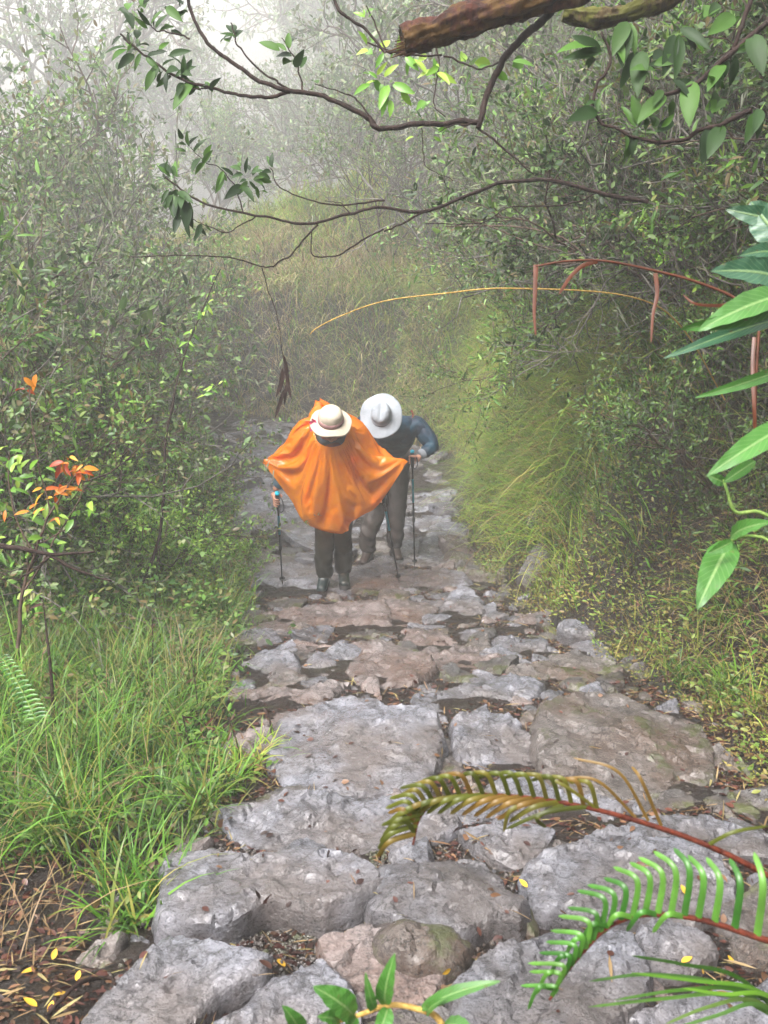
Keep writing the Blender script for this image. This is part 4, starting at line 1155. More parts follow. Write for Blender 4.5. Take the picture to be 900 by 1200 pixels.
def addpoly(mb, VF, wrinkle=0, ws=14, seed=0):
    V, F = VF
    if wrinkle:
        c = V.mean(0)
        k = fbm(V[:, 0] * ws + V[:, 2] * ws * 1.3, V[:, 1] * ws - V[:, 2] * ws * .8, seed, 3) * wrinkle
        # push along an approximate normal
        nn = np.zeros_like(V)
        for f in F:
            a_, b_, c_ = V[f[0]], V[f[1]], V[f[2]]
            q = np.cross(b_ - a_, c_ - a_)
            for i in f: nn[i] += q
        V = V + unit(nn) * k[:, None]
    f3 = [f for f in F if len(f) == 3]; f4 = [f for f in F if len(f) == 4]
    base = mb.n
    mb.V.append(V); mb.uv.append(np.zeros((len(V), 2))); mb.n += len(V)
    if f3: mb.F3.append(np.array(f3) + base)
    if f4: mb.F4.append(np.array(f4) + base)

def head_geo(c, fwd, up, s=1.0):
    """one closed head: skull, brow, nose, lips, chin; c is the head centre"""
    fwd = Vector(fwd).normalized(); up = (Vector(up) - fwd * Vector(up).dot(fwd)).normalized(); rt = fwd.cross(up)
    nu, nv = 48, 36
    V = []; F = []
    for j in range(nv + 1):
        ph = math.pi * j / nv
        for i in range(nu):
            th = 2 * math.pi * i / nu
            x, y, z = math.sin(ph) * math.sin(th), math.sin(ph) * math.cos(th), math.cos(ph)   # y forward
            px_, py_, pz_ = x * .076, y * .098, z * .118
            if z < 0: px_ *= 1 + z * .32; py_ *= 1 + z * .10 if y > 0 else 1 + z * .45
            if y > 0:
                g = lambda cx_, cz_, w_, h_: math.exp(-((x - cx_) / w_) ** 2 - ((z - cz_) / h_) ** 2)
                py_ += .026 * g(0, -.18, .13, .16) + .008 * g(0, .05, .10, .2) - .012 * g(.38, .06, .2, .13) - .012 * g(-.38, .06, .2, .13)
                py_ += .007 * g(0, -.48, .3, .05) + .007 * g(0, -.58, .26, .05) + .012 * g(0, -.85, .35, .14) + .006 * g(0, .25, .6, .1)
            for sgn in (-1, 1):
                e = math.exp(-((y - .0) / .16) ** 2 - ((z + .05) / .22) ** 2)
                if x * sgn > .7: px_ += sgn * .018 * e
            V.append(Vector(c) + (rt * px_ + fwd * py_ + up * pz_) * s)
    for j in range(nv):
        for i in range(nu):
            a_ = j * nu + i; b_ = j * nu + (i + 1) % nu
            F.append([a_, b_, b_ + nu, a_ + nu])
    return np.array([list(v) for v in V]), F

def hand_geo(mb, grip, axis, out, wrist, s=1.0, rr=.0095):
    """palm and five fingers closed round a pole; axis points up the pole, out from the pole to the palm"""
    a = np.array(Vector(axis).normalized()); o_ = np.array(out, float); o_ = o_ - a * o_.dot(a); o_ /= np.linalg.norm(o_)
    f_ = np.cross(a, o_); g = np.array(grip, float)
    pc = g + o_ * .036 * s
    w_ = np.array(wrist, float)
    addpoly(mb, skinmesh([(w_, .026), (w_ * .5 + pc * .5 + o_ * .004, (.03, .026)), (pc, (.032, .04)), (pc + f_ * .016, (.02, .036))], [(0, 1), (1, 2), (2, 3)], 0, 1))
    for k, (h, l, r_) in enumerate([(.030, .95, rr), (.010, 1.05, rr * 1.05), (-.011, 1.0, rr), (-.030, .82, rr * .88)]):
        pts = []
        for q, th in enumerate((5, 55, 120, 185)):
            t = rad(th * l); R = .034 if q == 0 else .029
            pts.append(g + a * h + (o_ * math.cos(t) + f_ * math.sin(t)) * R * s)
        addpoly(mb, skinmesh([(pts[0], r_ * 1.1), (pts[1], r_), (pts[2], r_ * .92), (pts[3], r_ * .8)], [(0, 1), (1, 2), (2, 3)], 0, 1))
    pts = [pc + a * .01 - f_ * .012]
    for th, R in ((-45, .036), (-95, .032), (-150, .030)):
        t = rad(th); pts.append(g + a * (.032 + (-th) * .0001) + (o_ * math.cos(t) + f_ * math.sin(t)) * R * s)
    addpoly(mb, skinmesh([(pts[0], .013), (pts[1], .0115), (pts[2], .0105), (pts[3], .009)], [(0, 1), (1, 2), (2, 3)], 0, 1))

def hat_geo(mb, c, up, fwd, R, rc, hc, droop=.18, dent=0.0, seed=0, flat=.5, wav=.008):
    up = Vector(up).normalized(); fwd = (Vector(fwd) - up * Vector(fwd).dot(up)).normalized(); rt = fwd.cross(up)
    prof_ = []       # (radius, height)
    for k in range(11):
        t = k / 10; a_ = t * math.pi / 2
        prof_.append((rc * math.sin(a_) ** flat * (1 if k else 0.0), hc * (math.cos(a_) ** .55 if k < 10 else 0)))
    for k in range(1, 11):
        t = k / 10
        prof_.append((rc + (R - rc) * t, -droop * (R - rc) * t ** 1.5 + .004))
    for k in (1,):
        prof_.append((R - .002, -droop * (R - rc) - .006))
        prof_.append((R * .8, -droop * (R - rc) * .7 - .006))
        prof_.append((rc * .95, -.004))
    nu = 72; V = []
    for k, (r_, h_) in enumerate(prof_):
        for i in range(nu):
            th = 2 * math.pi * i / nu
            x, y = r_ * math.sin(th) * .94, r_ * math.cos(th) * 1.08
            z = h_
            if r_ > rc * 1.02:
                f = (r_ - rc) / (R - rc)
                z += wav * f * math.sin(3 * th + seed) + wav * .6 * f * math.sin(5 * th + 2 * seed)
            if dent and k < 8:
                z -= dent * math.exp(-(x / (rc * .28)) ** 2) * (1 - k / 9)
                if y > 0: x *= 1 - .18 * (1 - k / 9)
            V.append(list(Vector(c) + rt * x + fwd * y + up * z))
    F = []
    for k in range(len(prof_) - 1):
        for i in range(nu):
            a_ = k * nu + i; b_ = k * nu + (i + 1) % nu
            F.append([a_, a_ + nu, b_ + nu, b_])
    addpoly(mb, (np.array(V), F))

def band_geo(mb, c, up, fwd, rc, h0, h1):
    up = Vector(up).normalized(); fwd = (Vector(fwd) - up * Vector(fwd).dot(up)).normalized(); rt = fwd.cross(up)
    nu = 60; V = []; F = []
    pr = [(rc * .99, h0), (rc + .005, h0), (rc + .006, (h0 + h1) / 2), (rc + .003, h1), (rc * .97, h1)]
    for r_, h_ in pr:
        for i in range(nu):
            th = 2 * math.pi * i / nu
            V.append(list(Vector(c) + rt * r_ * math.sin(th) * .94 + fwd * r_ * math.cos(th) * 1.08 + up * h_))
    for k in range(len(pr) - 1):
        for i in range(nu):
            a_ = k * nu + i; b_ = k * nu + (i + 1) % nu
            F.append([a_, b_, b_ + nu, a_ + nu])
    addpoly(mb, (np.array(V), F))

def ground_hit(px, py):
    """where the view ray first meets a stone or the soil"""
    r = ray(px, py)
    h = BV.ray_cast(Vector((0, 0, 0)), r.normalized())
    t0 = None
    for k in range(100, 1400):
        q = r * (k * .01)
        if q.z < gzf(q.x, q.y): t0 = q; break
    if h[0] is not None and (t0 is None or h[0].length < t0.length): return h[0]
    return t0

def boot(mb, ank, toe_dir, zf, s=1.0):
    t = Vector(toe_dir).normalized(); x, y = ank.x, ank.y
    z = zf
    A = lambda f, h: Vector((x, y, z)) + t * f * s + Vector((0, 0, h * s))
    addpoly(mb, skinmesh([(A(-.02, .17), .052), (A(-.02, .09), .05), (A(-.045, .045), (.042, .04)), (A(.06, .055), (.048, .04)), (A(.14, .042), (.046, .034)), (A(.185, .036), (.034, .026))],
                         [(0, 1), (1, 2), (1, 3), (3, 4), (4, 5)], 1, 2))
def sole(mb, ank, toe_dir, zf, s=1.0):
    t = Vector(toe_dir).normalized(); sd_ = Vector((-t.y, t.x, 0))
    out = []
    for f, w_ in [(-.088, .02), (-.075, .036), (-.03, .043), (.04, .04), (.10, .050), (.16, .049), (.20, .036), (.222, .014)]:
        out.append((f, w_))
    ring = [Vector((ank.x, ank.y, zf)) + t * f * s + sd_ * w_ * s for f, w_ in out] + [Vector((ank.x, ank.y, zf)) + t * f * s - sd_ * w_ * s for f, w_ in out[::-1]]
    k = len(ring)
    V = [list(v + Vector((0, 0, h))) for h in (-.004, .024) for v in ring] + [list(Vector((ank.x, ank.y, zf - .004)) + t * .05), list(Vector((ank.x, ank.y, zf + .024)) + t * .05)]
    F4 = [[i, (i + 1) % k, k + (i + 1) % k, k + i] for i in range(k)]
    F3 = [[(i + 1) % k, i, 2 * k] for i in range(k)] + [[k + i, k + (i + 1) % k, 2 * k + 1] for i in range(k)]
    mb.add(V, F4); mb.F3.append(np.array(F3) + mb.n - len(V))

def trek_pole(top, tip, lab, up_lo=.42):
    top, tip = Vector(top), Vector(tip)
    L = (tip - top).length; d = (tip - top) / L
    r = empty('trekking_pole', tuple(tip), lab, 'trekking pole', 'trekking poles held by the hikers')
    q = lambda f: top + d * f
    MB().tube([q(.12), q(L * .55), q(L * .56)], .0085, .0085, 8).build('upper_shaft', M['shaft'], r)
    MB().tube([q(L * .22), q(L * .42)], .0092, .0092, 8).build('colour_band', M['cyan'], r)
    MB().tube([q(L * .55), q(L - .05)], .0066, .0058, 8).build('lower_shaft', M['shaft'], r)
    MB().tube([q(L * .545), q(L * .555), q(L * .585), q(L * .595)], [.009, .0125, .0125, .008], None, 10).build('clamp', M['sole'], r)
    MB().tube([q(L - .055), q(L - .02), q(L)], [.0055, .0045, .002], None, 8).build('tip', M['shaft'], r)
    MB().tube([q(L - .085), q(L - .078), q(L - .07), q(L - .06)], [.008, .022, .024, .008], None, 14).build('basket', M['sole'], r)
    g = MB().tube([q(.0), q(.012), q(.04), q(.07), q(.10), q(.13)], [.011, .017, .0145, .0165, .0145, .012], None, 12).build('grip', M['sole'], r)
    MB().tube([q(-.022), q(-.016), q(-.004), q(.006)], [.008, .018, .0195, .014], None, 14).build('cap', M['cyan'], r)
    s = q(.01); MB().tube(catmull([s, s + Vector((.035, -.02, -.03)), s + Vector((.045, -.02, -.10)), s + Vector((.02, -.01, -.13)), s + Vector((0, 0, -.10))], 5), .0055, .0055, 4).build('wrist_strap', M['glove'], r)
    return r

# ---- front hiker in the orange rain cape
hA = ground_hit(380, 688); hB = ground_hit(402, 690)
zA = min(hA.z, hB.z)
zfa, zfb = drop(hA.x, hA.y)[0], drop(hB.x, hB.y)[0]
root1 = empty('person', (-.40, hA.y, zA), 'hiker in a flared orange rain cape and cream hat, bent forward on two poles', 'person')
fy = hA.y
AR, AL = Vector((hA.x, fy + .03, zfa)), Vector((hB.x, fy + .10, zfb))     # ankles' ground points
pel = Vector((-.39, fy + .24, zA + .86)); chest = PY(390, 545, fy - .08); 
headc = PY(388, 499, fy - .32)
chest = Vector((-.38, fy - .05, zA + 1.26)); mid = (pel + chest) / 2 + Vector((0, .03, .03)); neck = chest.lerp(headc, .62)
shR, shL = chest + Vector((-.185, .02, .03)), chest + Vector((.185, .02, .03))
gR, gL = PY(326, 590, fy - .12), PY(447, 584, fy - .16)
eR, eL = PY(334, 557, fy - .02), PY(441, 553, fy - .02)
tR, tL = ground_hit(331, 686), ground_hit(468, 682)
pR_top, pL_top = PY(325, 579, fy - .12), PY(447, 573, fy - .16)
axR, axL = (pR_top - tR).normalized(), (pL_top - tL).normalized()
gR = pR_top - axR * .065; gL = pL_top - axL * .065
oR, oL = Vector((-.5, .75, 0)), Vector((.35, .9, 0))
wR, wL = gR + oR.normalized() * .055 + Vector((0, .01, .055)), gL + oL.normalized() * .055 + Vector((-.01, .01, .055))
kR = AR.lerp(pel, .52) + Vector((-.015, -.09, 0)); kL = AL.lerp(pel, .52) + Vector((.02, -.12, 0))
hpR, hpL = pel + Vector((-.09, 0, -.03)), pel + Vector((.09, 0, -.03))
aR, aL = AR + Vector((0, 0, .12)), AL + Vector((0, 0, .12))

def body(root, pts, headc, hf, hu, hands, mat):
    pel, mid, chest, neck, shR, eR, wR, shL, eL, wL, hpR, kR, aR, hpL, kL, aL = pts
    mb = MB()
    nodes = [(pel, (.12, .09)), (mid, (.10, .08)), (chest, (.11, .08)), (neck, .05), (headc - (headc - neck) * .25, .06),
             (shR, .04), (eR, .032), (wR, .026), (shL, .04), (eL, .032), (wL, .026), (hpR, .08), (kR, .045), (aR, .028), (hpL, .08), (kL, .045), (aL, .028)]
    ed = [(0, 1), (1, 2), (2, 3), (3, 4), (2, 5), (5, 6), (6, 7), (2, 8), (8, 9), (9, 10), (0, 11), (11, 12), (12, 13), (0, 14), (14, 15), (15, 16)]
    addpoly(mb, skinmesh(nodes, ed, 0, 2))
    addpoly(mb, head_geo(headc, hf, hu))
    for (g_, ax_, o_, w_) in hands: hand_geo(mb, g_, ax_, o_, w_)
    return mb.build('body', mat, root)

hu1 = Vector((.02, -.48, .88)); hf1 = Vector((0, -.88, -.48))
body(root1, (pel, mid, chest, neck, shR, eR, wR, shL, eL, wL, hpR, kR, aR, hpL, kL, aL), headc, hf1, hu1, [(gR, axR, oR, wR), (gL, axL, oL, wL)], M['skin_dark'])
mb = MB(); addpoly(mb, skinmesh([(pel + Vector((0, 0, .06)), (.17, .14)), (mid, (.165, .14)), (chest, (.185, .14)), (neck - (neck - chest) * .3, .085), (shR, .085), (eR, .062), (wR.lerp(eR, .18), .05), (shL, .085), (eL, .062), (wL.lerp(eL, .18), .05)],
    [(0, 1), (1, 2), (2, 3), (2, 4), (4, 5), (5, 6), (2, 7), (7, 8), (8, 9)], 0, 3), .035, 16, 4)
for a_, b_ in ((shR, eR), (shL, eL)): addpoly(mb, skinmesh([(chest, .10), (a_, .095), (a_.lerp(b_, .45), .082)], [(0, 1), (1, 2)], 0, 3), .03, 16, 5)
mb.build('jacket', M['jacket_blue'], root1)
# dark front panel of the sweater seen through the cape
mb = MB(); addpoly(mb, skinmesh([(pel.lerp(chest, .1) + Vector((0, -.06, 0)), (.15, .12)), (mid + Vector((.01, -.09, 0)), (.14, .11)), (chest + Vector((.01, -.09, -.03)), (.13, .09))], [(0, 1), (1, 2)], 0, 2), .015, 12, 8)
mb.build('waistcoat', M['sweater'], root1)
mb = MB(); addpoly(mb, skinmesh([(pel + Vector((0, 0, .05)), (.175, .15)), (hpR, (.115, .12)), (kR, .088), (AR + Vector((0, 0, .26)), .076), (AR + Vector((0, .0, .05)), .07), (hpL, (.115, .12)), (kL, .088), (AL + Vector((0, 0, .26)), .076), (AL + Vector((0, 0, .05)), .07)],
    [(0, 1), (1, 2), (2, 3), (3, 4), (0, 5), (5, 6), (6, 7), (7, 8)], 0, 3), .035, 13, 2)
mb.build('trousers', M['trousers_green'], root1)
for ank, td, zf in ((AR, Vector((-.12, -1, 0)), zfa), (AL, Vector((.1, -1, 0)), zfb)):
    mb = MB(); boot(mb, ank, td, zf, .86); bo = mb.build('boot', M['boot_teal'], root1)
    mb = MB(); sole(mb, ank, td, zf, .86); so_ = mb.build('sole', M['sole']); 
    so_.data.transform(Matrix.Translation(-Vector(root1.location))); so_.parent = bo
hc = headc + hu1.normalized() * .045 + Vector((0, -.005, 0))
mb = MB(); hat_geo(mb, hc, hu1 + Vector((.03, .10, .1)), hf1, .152, .088, .098, .22, 0, 1.3, .45)
hat = mb.build('hat', M['hat_cream'], root1)
mb = MB(); band_geo(mb, hc, hu1 + Vector((.03, .10, .1)), hf1, .0885, .004, .034); bnd = mb.build('hat_band', M['band'])
bnd.data.transform(Matrix.Translation(-Vector(root1.location))); bnd.parent = hat
mb = MB()
fl_c = PY(367, 494, headc.y - .03)
rsf = np.random.default_rng(3)
for k in range(9):
    a_ = k * .7; dd = Vector((math.cos(a_) * .8, -.5, math.sin(a_) * .8))
    mb.leaves(leaf_t(.34, .12, .2, 4), [tuple(fl_c)], [tuple(dd)], [tuple(rsf.normal(size=3) + np.array([0, -2, 0]))], [.035])
mb.leaves(leaf_t(.22, .05, -.3, 5), [tuple(fl_c)] * 2, [(-.25, -.2, -1), (-.05, -.3, -1)], [(0, -1, .1)] * 2, [.075, .06])
rb = mb.build('ribbon_flower', M['pink']); rb.data.transform(Matrix.Translation(-Vector(root1.location))); rb.parent = hat
# hair at the nape and temples
mb = MB(); addpoly(mb, head_geo(headc - hf1.normalized() * .012 + hu1.normalized() * .006, hf1 + hu1 * .0, hu1, 1.03))
V_ = mb.V[0]; mask = (V_ - np.array(headc)) @ np.array(hf1.normalized()) < .03
fkeep = [f for f in np.vstack(mb.F4) if mask[f].all()]
mesh_np('hair', V_ - np.array(root1.location), [np.array(fkeep)], M['hair'], root1, True)

# rain cape
CAPE = [  # neck, middle, hem  as photo px, py and depth along y
 ((388, 524, -.36), (392, 572, -.36), (392, 588, -.16)),
 ((398, 522, -.34), (419, 562, -.36), (424, 578, -.20)),
 ((403, 518, -.31), (432, 548, -.32), (440, 578, -.22)),
 ((406, 510, -.26), (442, 520, -.20), (478, 541, -.16)),
 ((411, 500, -.18), (436, 510, -.04), (466, 545, .16)),
 ((398, 496, -.14), (408, 497, .08), (425, 600, .52)),
 ((386, 492, -.10), (374, 482, .06), (385, 612, .56)),
 ((377, 495, -.12), (357, 490, .08), (340, 592, .50)),
 ((367, 498, -.15), (336, 505, -.02), (316, 545, .18)),
 ((369, 509, -.24), (334, 517, -.18), (305, 542, -.10)),
 ((372, 517, -.30), (346, 543, -.30), (347, 568, -.16)),
 ((379, 522, -.34), (362, 572, -.38), (350, 592, -.20)),
]
ctrl = np.array([[list(PY(a_, b_, fy + c_)) for a_, b_, c_ in row] for row in CAPE])     # (12,3,3)
K = len(ctrl); per = 13; NC = K * per; NR = 40
cols = np.zeros((NC, 3, 3))
for i in range(K):
    p0, p1, p2, p3 = ctrl[(i - 1) % K], ctrl[i], ctrl[(i + 1) % K], ctrl[(i + 2) % K]
    for k in range(per):
        t = k / per
        cr_ = .5 * (2 * p1 + (p2 - p0) * t + (2 * p0 - 5 * p1 + 4 * p2 - p3) * t * t + (3 * p1 - p0 - 3 * p2 + p3) * t ** 3)
        cols[i * per + k] = cr_ * .75 + (p1 * (1 - t) + p2 * t) * .25
axis0 = (pel + chest) / 2
V = np.zeros((NC, NR + 1, 3))
for j in range(NR + 1):
    t = j / NR
    # quadratic through neck, mid, hem
    w0, w1, w2 = 2 * (t - .5) * (t - 1), -4 * t * (t - 1), 2 * t * (t - .5)
    p = cols[:, 0] * w0 + cols[:, 1] * w1 + cols[:, 2] * w2
    V[:, j] = p
N_ = np.cross(np.roll(V, -1, 0) - np.roll(V, 1, 0), np.gradient(V, axis=1)); N_ = unit(N_)
th = np.arange(NC) / NC * 2 * math.pi
tt = np.linspace(0, 1, NR + 1)[None, :]
ph = th[:, None]
V = V + N_ * (.014 * fbm(np.cos(ph) * 9 + tt * 4, np.sin(ph) * 9 + tt * 5, 31, 3) + .010 * np.sin(ph * 11) * tt + .03 * (fbm(np.cos(ph) * 2, np.sin(ph) * 2 + tt, 8, 2)) * tt)[..., None]
idx = np.arange(NC * (NR + 1)).reshape(NC, NR + 1)
Fq = np.stack([idx[:, :-1], np.roll(idx, -1, 0)[:, :-1], np.roll(idx, -1, 0)[:, 1:], idx[:, 1:]], -1).reshape(-1, 4)
cape = mesh_np('rain_cape', V.reshape(-1, 3), [Fq], M['poncho'], None, True)
# let the thin plastic fall over the body and the raised forearms, then keep the draped shape
helpers = [q for q in root1.children if q.name.split('.')[0] in ('jacket', 'waistcoat', 'trousers')]
for q in helpers:
    q.modifiers.new('c', 'COLLISION'); q.collision.thickness_outer = .006; q.collision.cloth_friction = 3
vg = cape.vertex_groups.new(name='pin')
for c_ in range(NC):
    for r_ in (0, 1): vg.add([c_ * (NR + 1) + r_], 1.0, 'REPLACE')
    for tp in (3 * per, 9 * per):
        dc = min(abs(c_ - tp), NC - abs(c_ - tp))
        if dc <= 2:
            for r_ in range(NR - 2, NR + 1): vg.add([c_ * (NR + 1) + r_], 1.0 if dc <= 1 else .5, 'REPLACE')
cm = cape.modifiers.new('cl', 'CLOTH'); st = cm.settings
st.quality = 8; st.mass = .12; st.tension_stiffness = 20; st.compression_stiffness = 20; st.shear_stiffness = 8; st.bending_stiffness = .12
st.vertex_group_mass = 'pin'; st.shrink_min = -.14; st.air_damping = 1.5
cm.collision_settings.distance_min = .006; cm.collision_settings.use_self_collision = True; cm.collision_settings.self_distance_min = .004
cm.point_cache.frame_end = 45
SC.frame_start = 1; SC.frame_end = 45
for f_ in range(1, 42): SC.frame_set(f_)
ev = cape.evaluated_get(bpy.context.evaluated_depsgraph_get()); em = ev.to_mesh()
W = np.empty(len(em.vertices) * 3); em.vertices.foreach_get('co', W); ev.to_mesh_clear()
W = W.reshape(NC, NR + 1, 3)
if not np.isfinite(W).all() or np.abs(W - V).max() > 1.0: W = V
cape.modifiers.clear()
for q in helpers: q.modifiers.clear()
SC.frame_set(1)
for _ in range(1): W[:, 1:-1] = (W[:, 1:-1] * 6 + W[:, :-2] + W[:, 2:]) / 8
W = W - np.array(root1.location)
cape.data.vertices.foreach_set('co', W.reshape(-1, 3).astype(np.float32).ravel()); cape.data.update()
cape.vertex_groups.clear(); cape.parent = root1
_s = cape.modifiers.new('smooth', 'SUBSURF'); _s.levels = 1; _s.render_levels = 1
# cape bulging over the covered backpack, behind the neck
mb = MB()
hp = [PY(366, 500, fy + .0), PY(371, 488, fy + .06), PY(379, 482, fy + .08), PY(390, 482, fy + .08)]
addpoly(mb, skinmesh([(hp[0], .05), (hp[1], .075), (hp[2], .08), (hp[3], .06)], [(0, 1), (1, 2), (2, 3)], 1, 3), .03, 14, 5)
hd = mb.build('pack_hump', M['poncho']); hd.data.transform(Matrix.Translation(-Vector(root1.location))); hd.parent = cape
trek_pole(pR_top, tR, 'black and cyan pole planted upright left of the hiker in orange')
trek_pole(pL_top, tL, 'slanting black and cyan pole between the two hikers')

# ---- rear hiker in the navy jacket
hA = ground_hit(431, 657); hB = ground_hit(463, 655)
fy2 = hA.y; zf2 = drop(hA.x, hA.y)[0]; zf3 = drop(hB.x, hB.y)[0]
root2 = empty('person', (.0, fy2, min(zf2, zf3)), 'rear hiker in a navy teal jacket, head bowed under a wide pale grey hat', 'person')
AR2, AL2 = Vector((hA.x, fy2 + .02, zf2)), Vector((hB.x, fy2 + .12, zf3))
z0 = min(zf2, zf3)
pel2 = Vector((.06, fy2 + .42, z0 + .86)); 
headc2 = PY(447, 489, fy2 - .42)
chest2 = PY(462, 515, fy2 - .10); mid2 = (pel2 + chest2) / 2 + Vector((.01, .05, .06)); neck2 = chest2.lerp(headc2, .6)
shR2, shL2 = PY(428, 492, fy2 - .05), PY(490, 497, fy2 - .02)
eL2 = PY(508, 524, fy2 - .12); 
tp2 = ground_hit(486, 666); top2 = PY(483, 530, fy2 - .28); ax2 = (top2 - tp2).normalized(); g2 = top2 - ax2 * .07
o2 = Vector((.85, .35, 0)); w2_ = g2 + o2.normalized() * .06 + Vector((.01, .02, .03))
eR2 = PY(415, 540, fy2 - .1); 
kR2 = AR2.lerp(pel2, .5) + Vector((-.03, -.14, .0)); kL2 = AL2.lerp(pel2, .5) + Vector((.03, -.10, 0))
g3 = kR2 + Vector((.0, -.05, .13)); w3_ = g3 + Vector((-.01, .04, .06))
hu2 = Vector((-.05, -.80, .60)); hf2 = Vector((-.05, -.60, -.80))
aR2, aL2 = AR2 + Vector((0, 0, .12)), AL2 + Vector((0, 0, .12))
hpR2, hpL2 = pel2 + Vector((-.09, 0, -.03)), pel2 + Vector((.09, 0, -.03))
body(root2, (pel2, mid2, chest2, neck2, shR2, eR2, w3_, shL2, eL2, w2_, hpR2, kR2, aR2, hpL2, kL2, aL2), headc2, hf2, hu2, [(g2, ax2, o2, w2_), (g3, Vector((.5, -.4, .5)), Vector((0, .1, 1)), w3_)], M['skin'])
mb = MB(); addpoly(mb, skinmesh([(pel2 + Vector((0, 0, .06)), (.19, .15)), (mid2, (.19, .155)), (chest2, (.21, .155)), (neck2, .10), (shR2, .09), (eR2, .068), (w3_.lerp(eR2, .18), .05), (shL2, .105), (eL2, .072), (w2_.lerp(eL2, .15), .05)],
    [(0, 1), (1, 2), (2, 3), (2, 4), (4, 5), (5, 6), (2, 7), (7, 8), (8, 9)], 0, 3), .028, 24, 14)
for a_, b_ in ((shR2, eR2), (shL2, eL2)): addpoly(mb, skinmesh([(chest2, .12), (a_, .10), (a_.lerp(b_, .5), .084)], [(0, 1), (1, 2)], 0, 3), .025, 24, 15)
mb.build('jacket', M['jacket_navy'], root2)
mb = MB(); mb.tube(catmull([PY(482, 481, fy2 - .0), PY(484, 488, fy2 - .03), PY(482, 505, fy2 - .10)], 5), .009, .008, 6); mb.build('shoulder_strap', M['strap_red'], root2)
mb = MB(); mb.tube([w2_.lerp(eL2, .20), w2_.lerp(eL2, .02)], .047, .042, 16); mb.build('cuff', M['hat_grey'], root2)
mb = MB(); addpoly(mb, skinmesh([(pel2 + Vector((0, 0, .05)), (.18, .15)), (hpR2, (.12, .12)), (kR2, .092), (AR2 + Vector((0, 0, .26)), .085), (AR2 + Vector((0, 0, .06)), .078), (hpL2, (.12, .12)), (kL2, .092), (AL2 + Vector((0, 0, .26)), .085), (AL2 + Vector((0, 0, .06)), .078)],
    [(0, 1), (1, 2), (2, 3), (3, 4), (0, 5), (5, 6), (6, 7), (7, 8)], 0, 3), .045, 13, 22)
mb.build('trousers', M['trousers_brown'], root2)
for ank, td, zf in ((AR2, Vector((-.25, -1, 0)), zf2), (AL2, Vector((.2, -1, 0)), zf3)):
    mb = MB(); boot(mb, ank, td, zf); bo = mb.build('boot', M['boot'], root2)
    mb = MB(); sole(mb, ank, td, zf); so_ = mb.build('sole', M['sole']); so_.data.transform(Matrix.Translation(-Vector(root2.location))); so_.parent = bo
hc2 = headc2 + hu2.normalized() * .05
mb = MB(); hat_geo(mb, hc2, hu2, hf2, .182, .088, .10, .22, .018, 2.1, .5, .012); hat2 = mb.build('hat', M['hat_grey'], root2)
mb = MB(); band_geo(mb, hc2, hu2, hf2, .0885, .004, .028); bnd = mb.build('hat_band', M['band_grey']); bnd.data.transform(Matrix.Translation(-Vector(root2.location))); bnd.parent = hat2
trek_pole(top2, tp2, 'black and cyan pole gripped by the rear hiker beside the green bank')

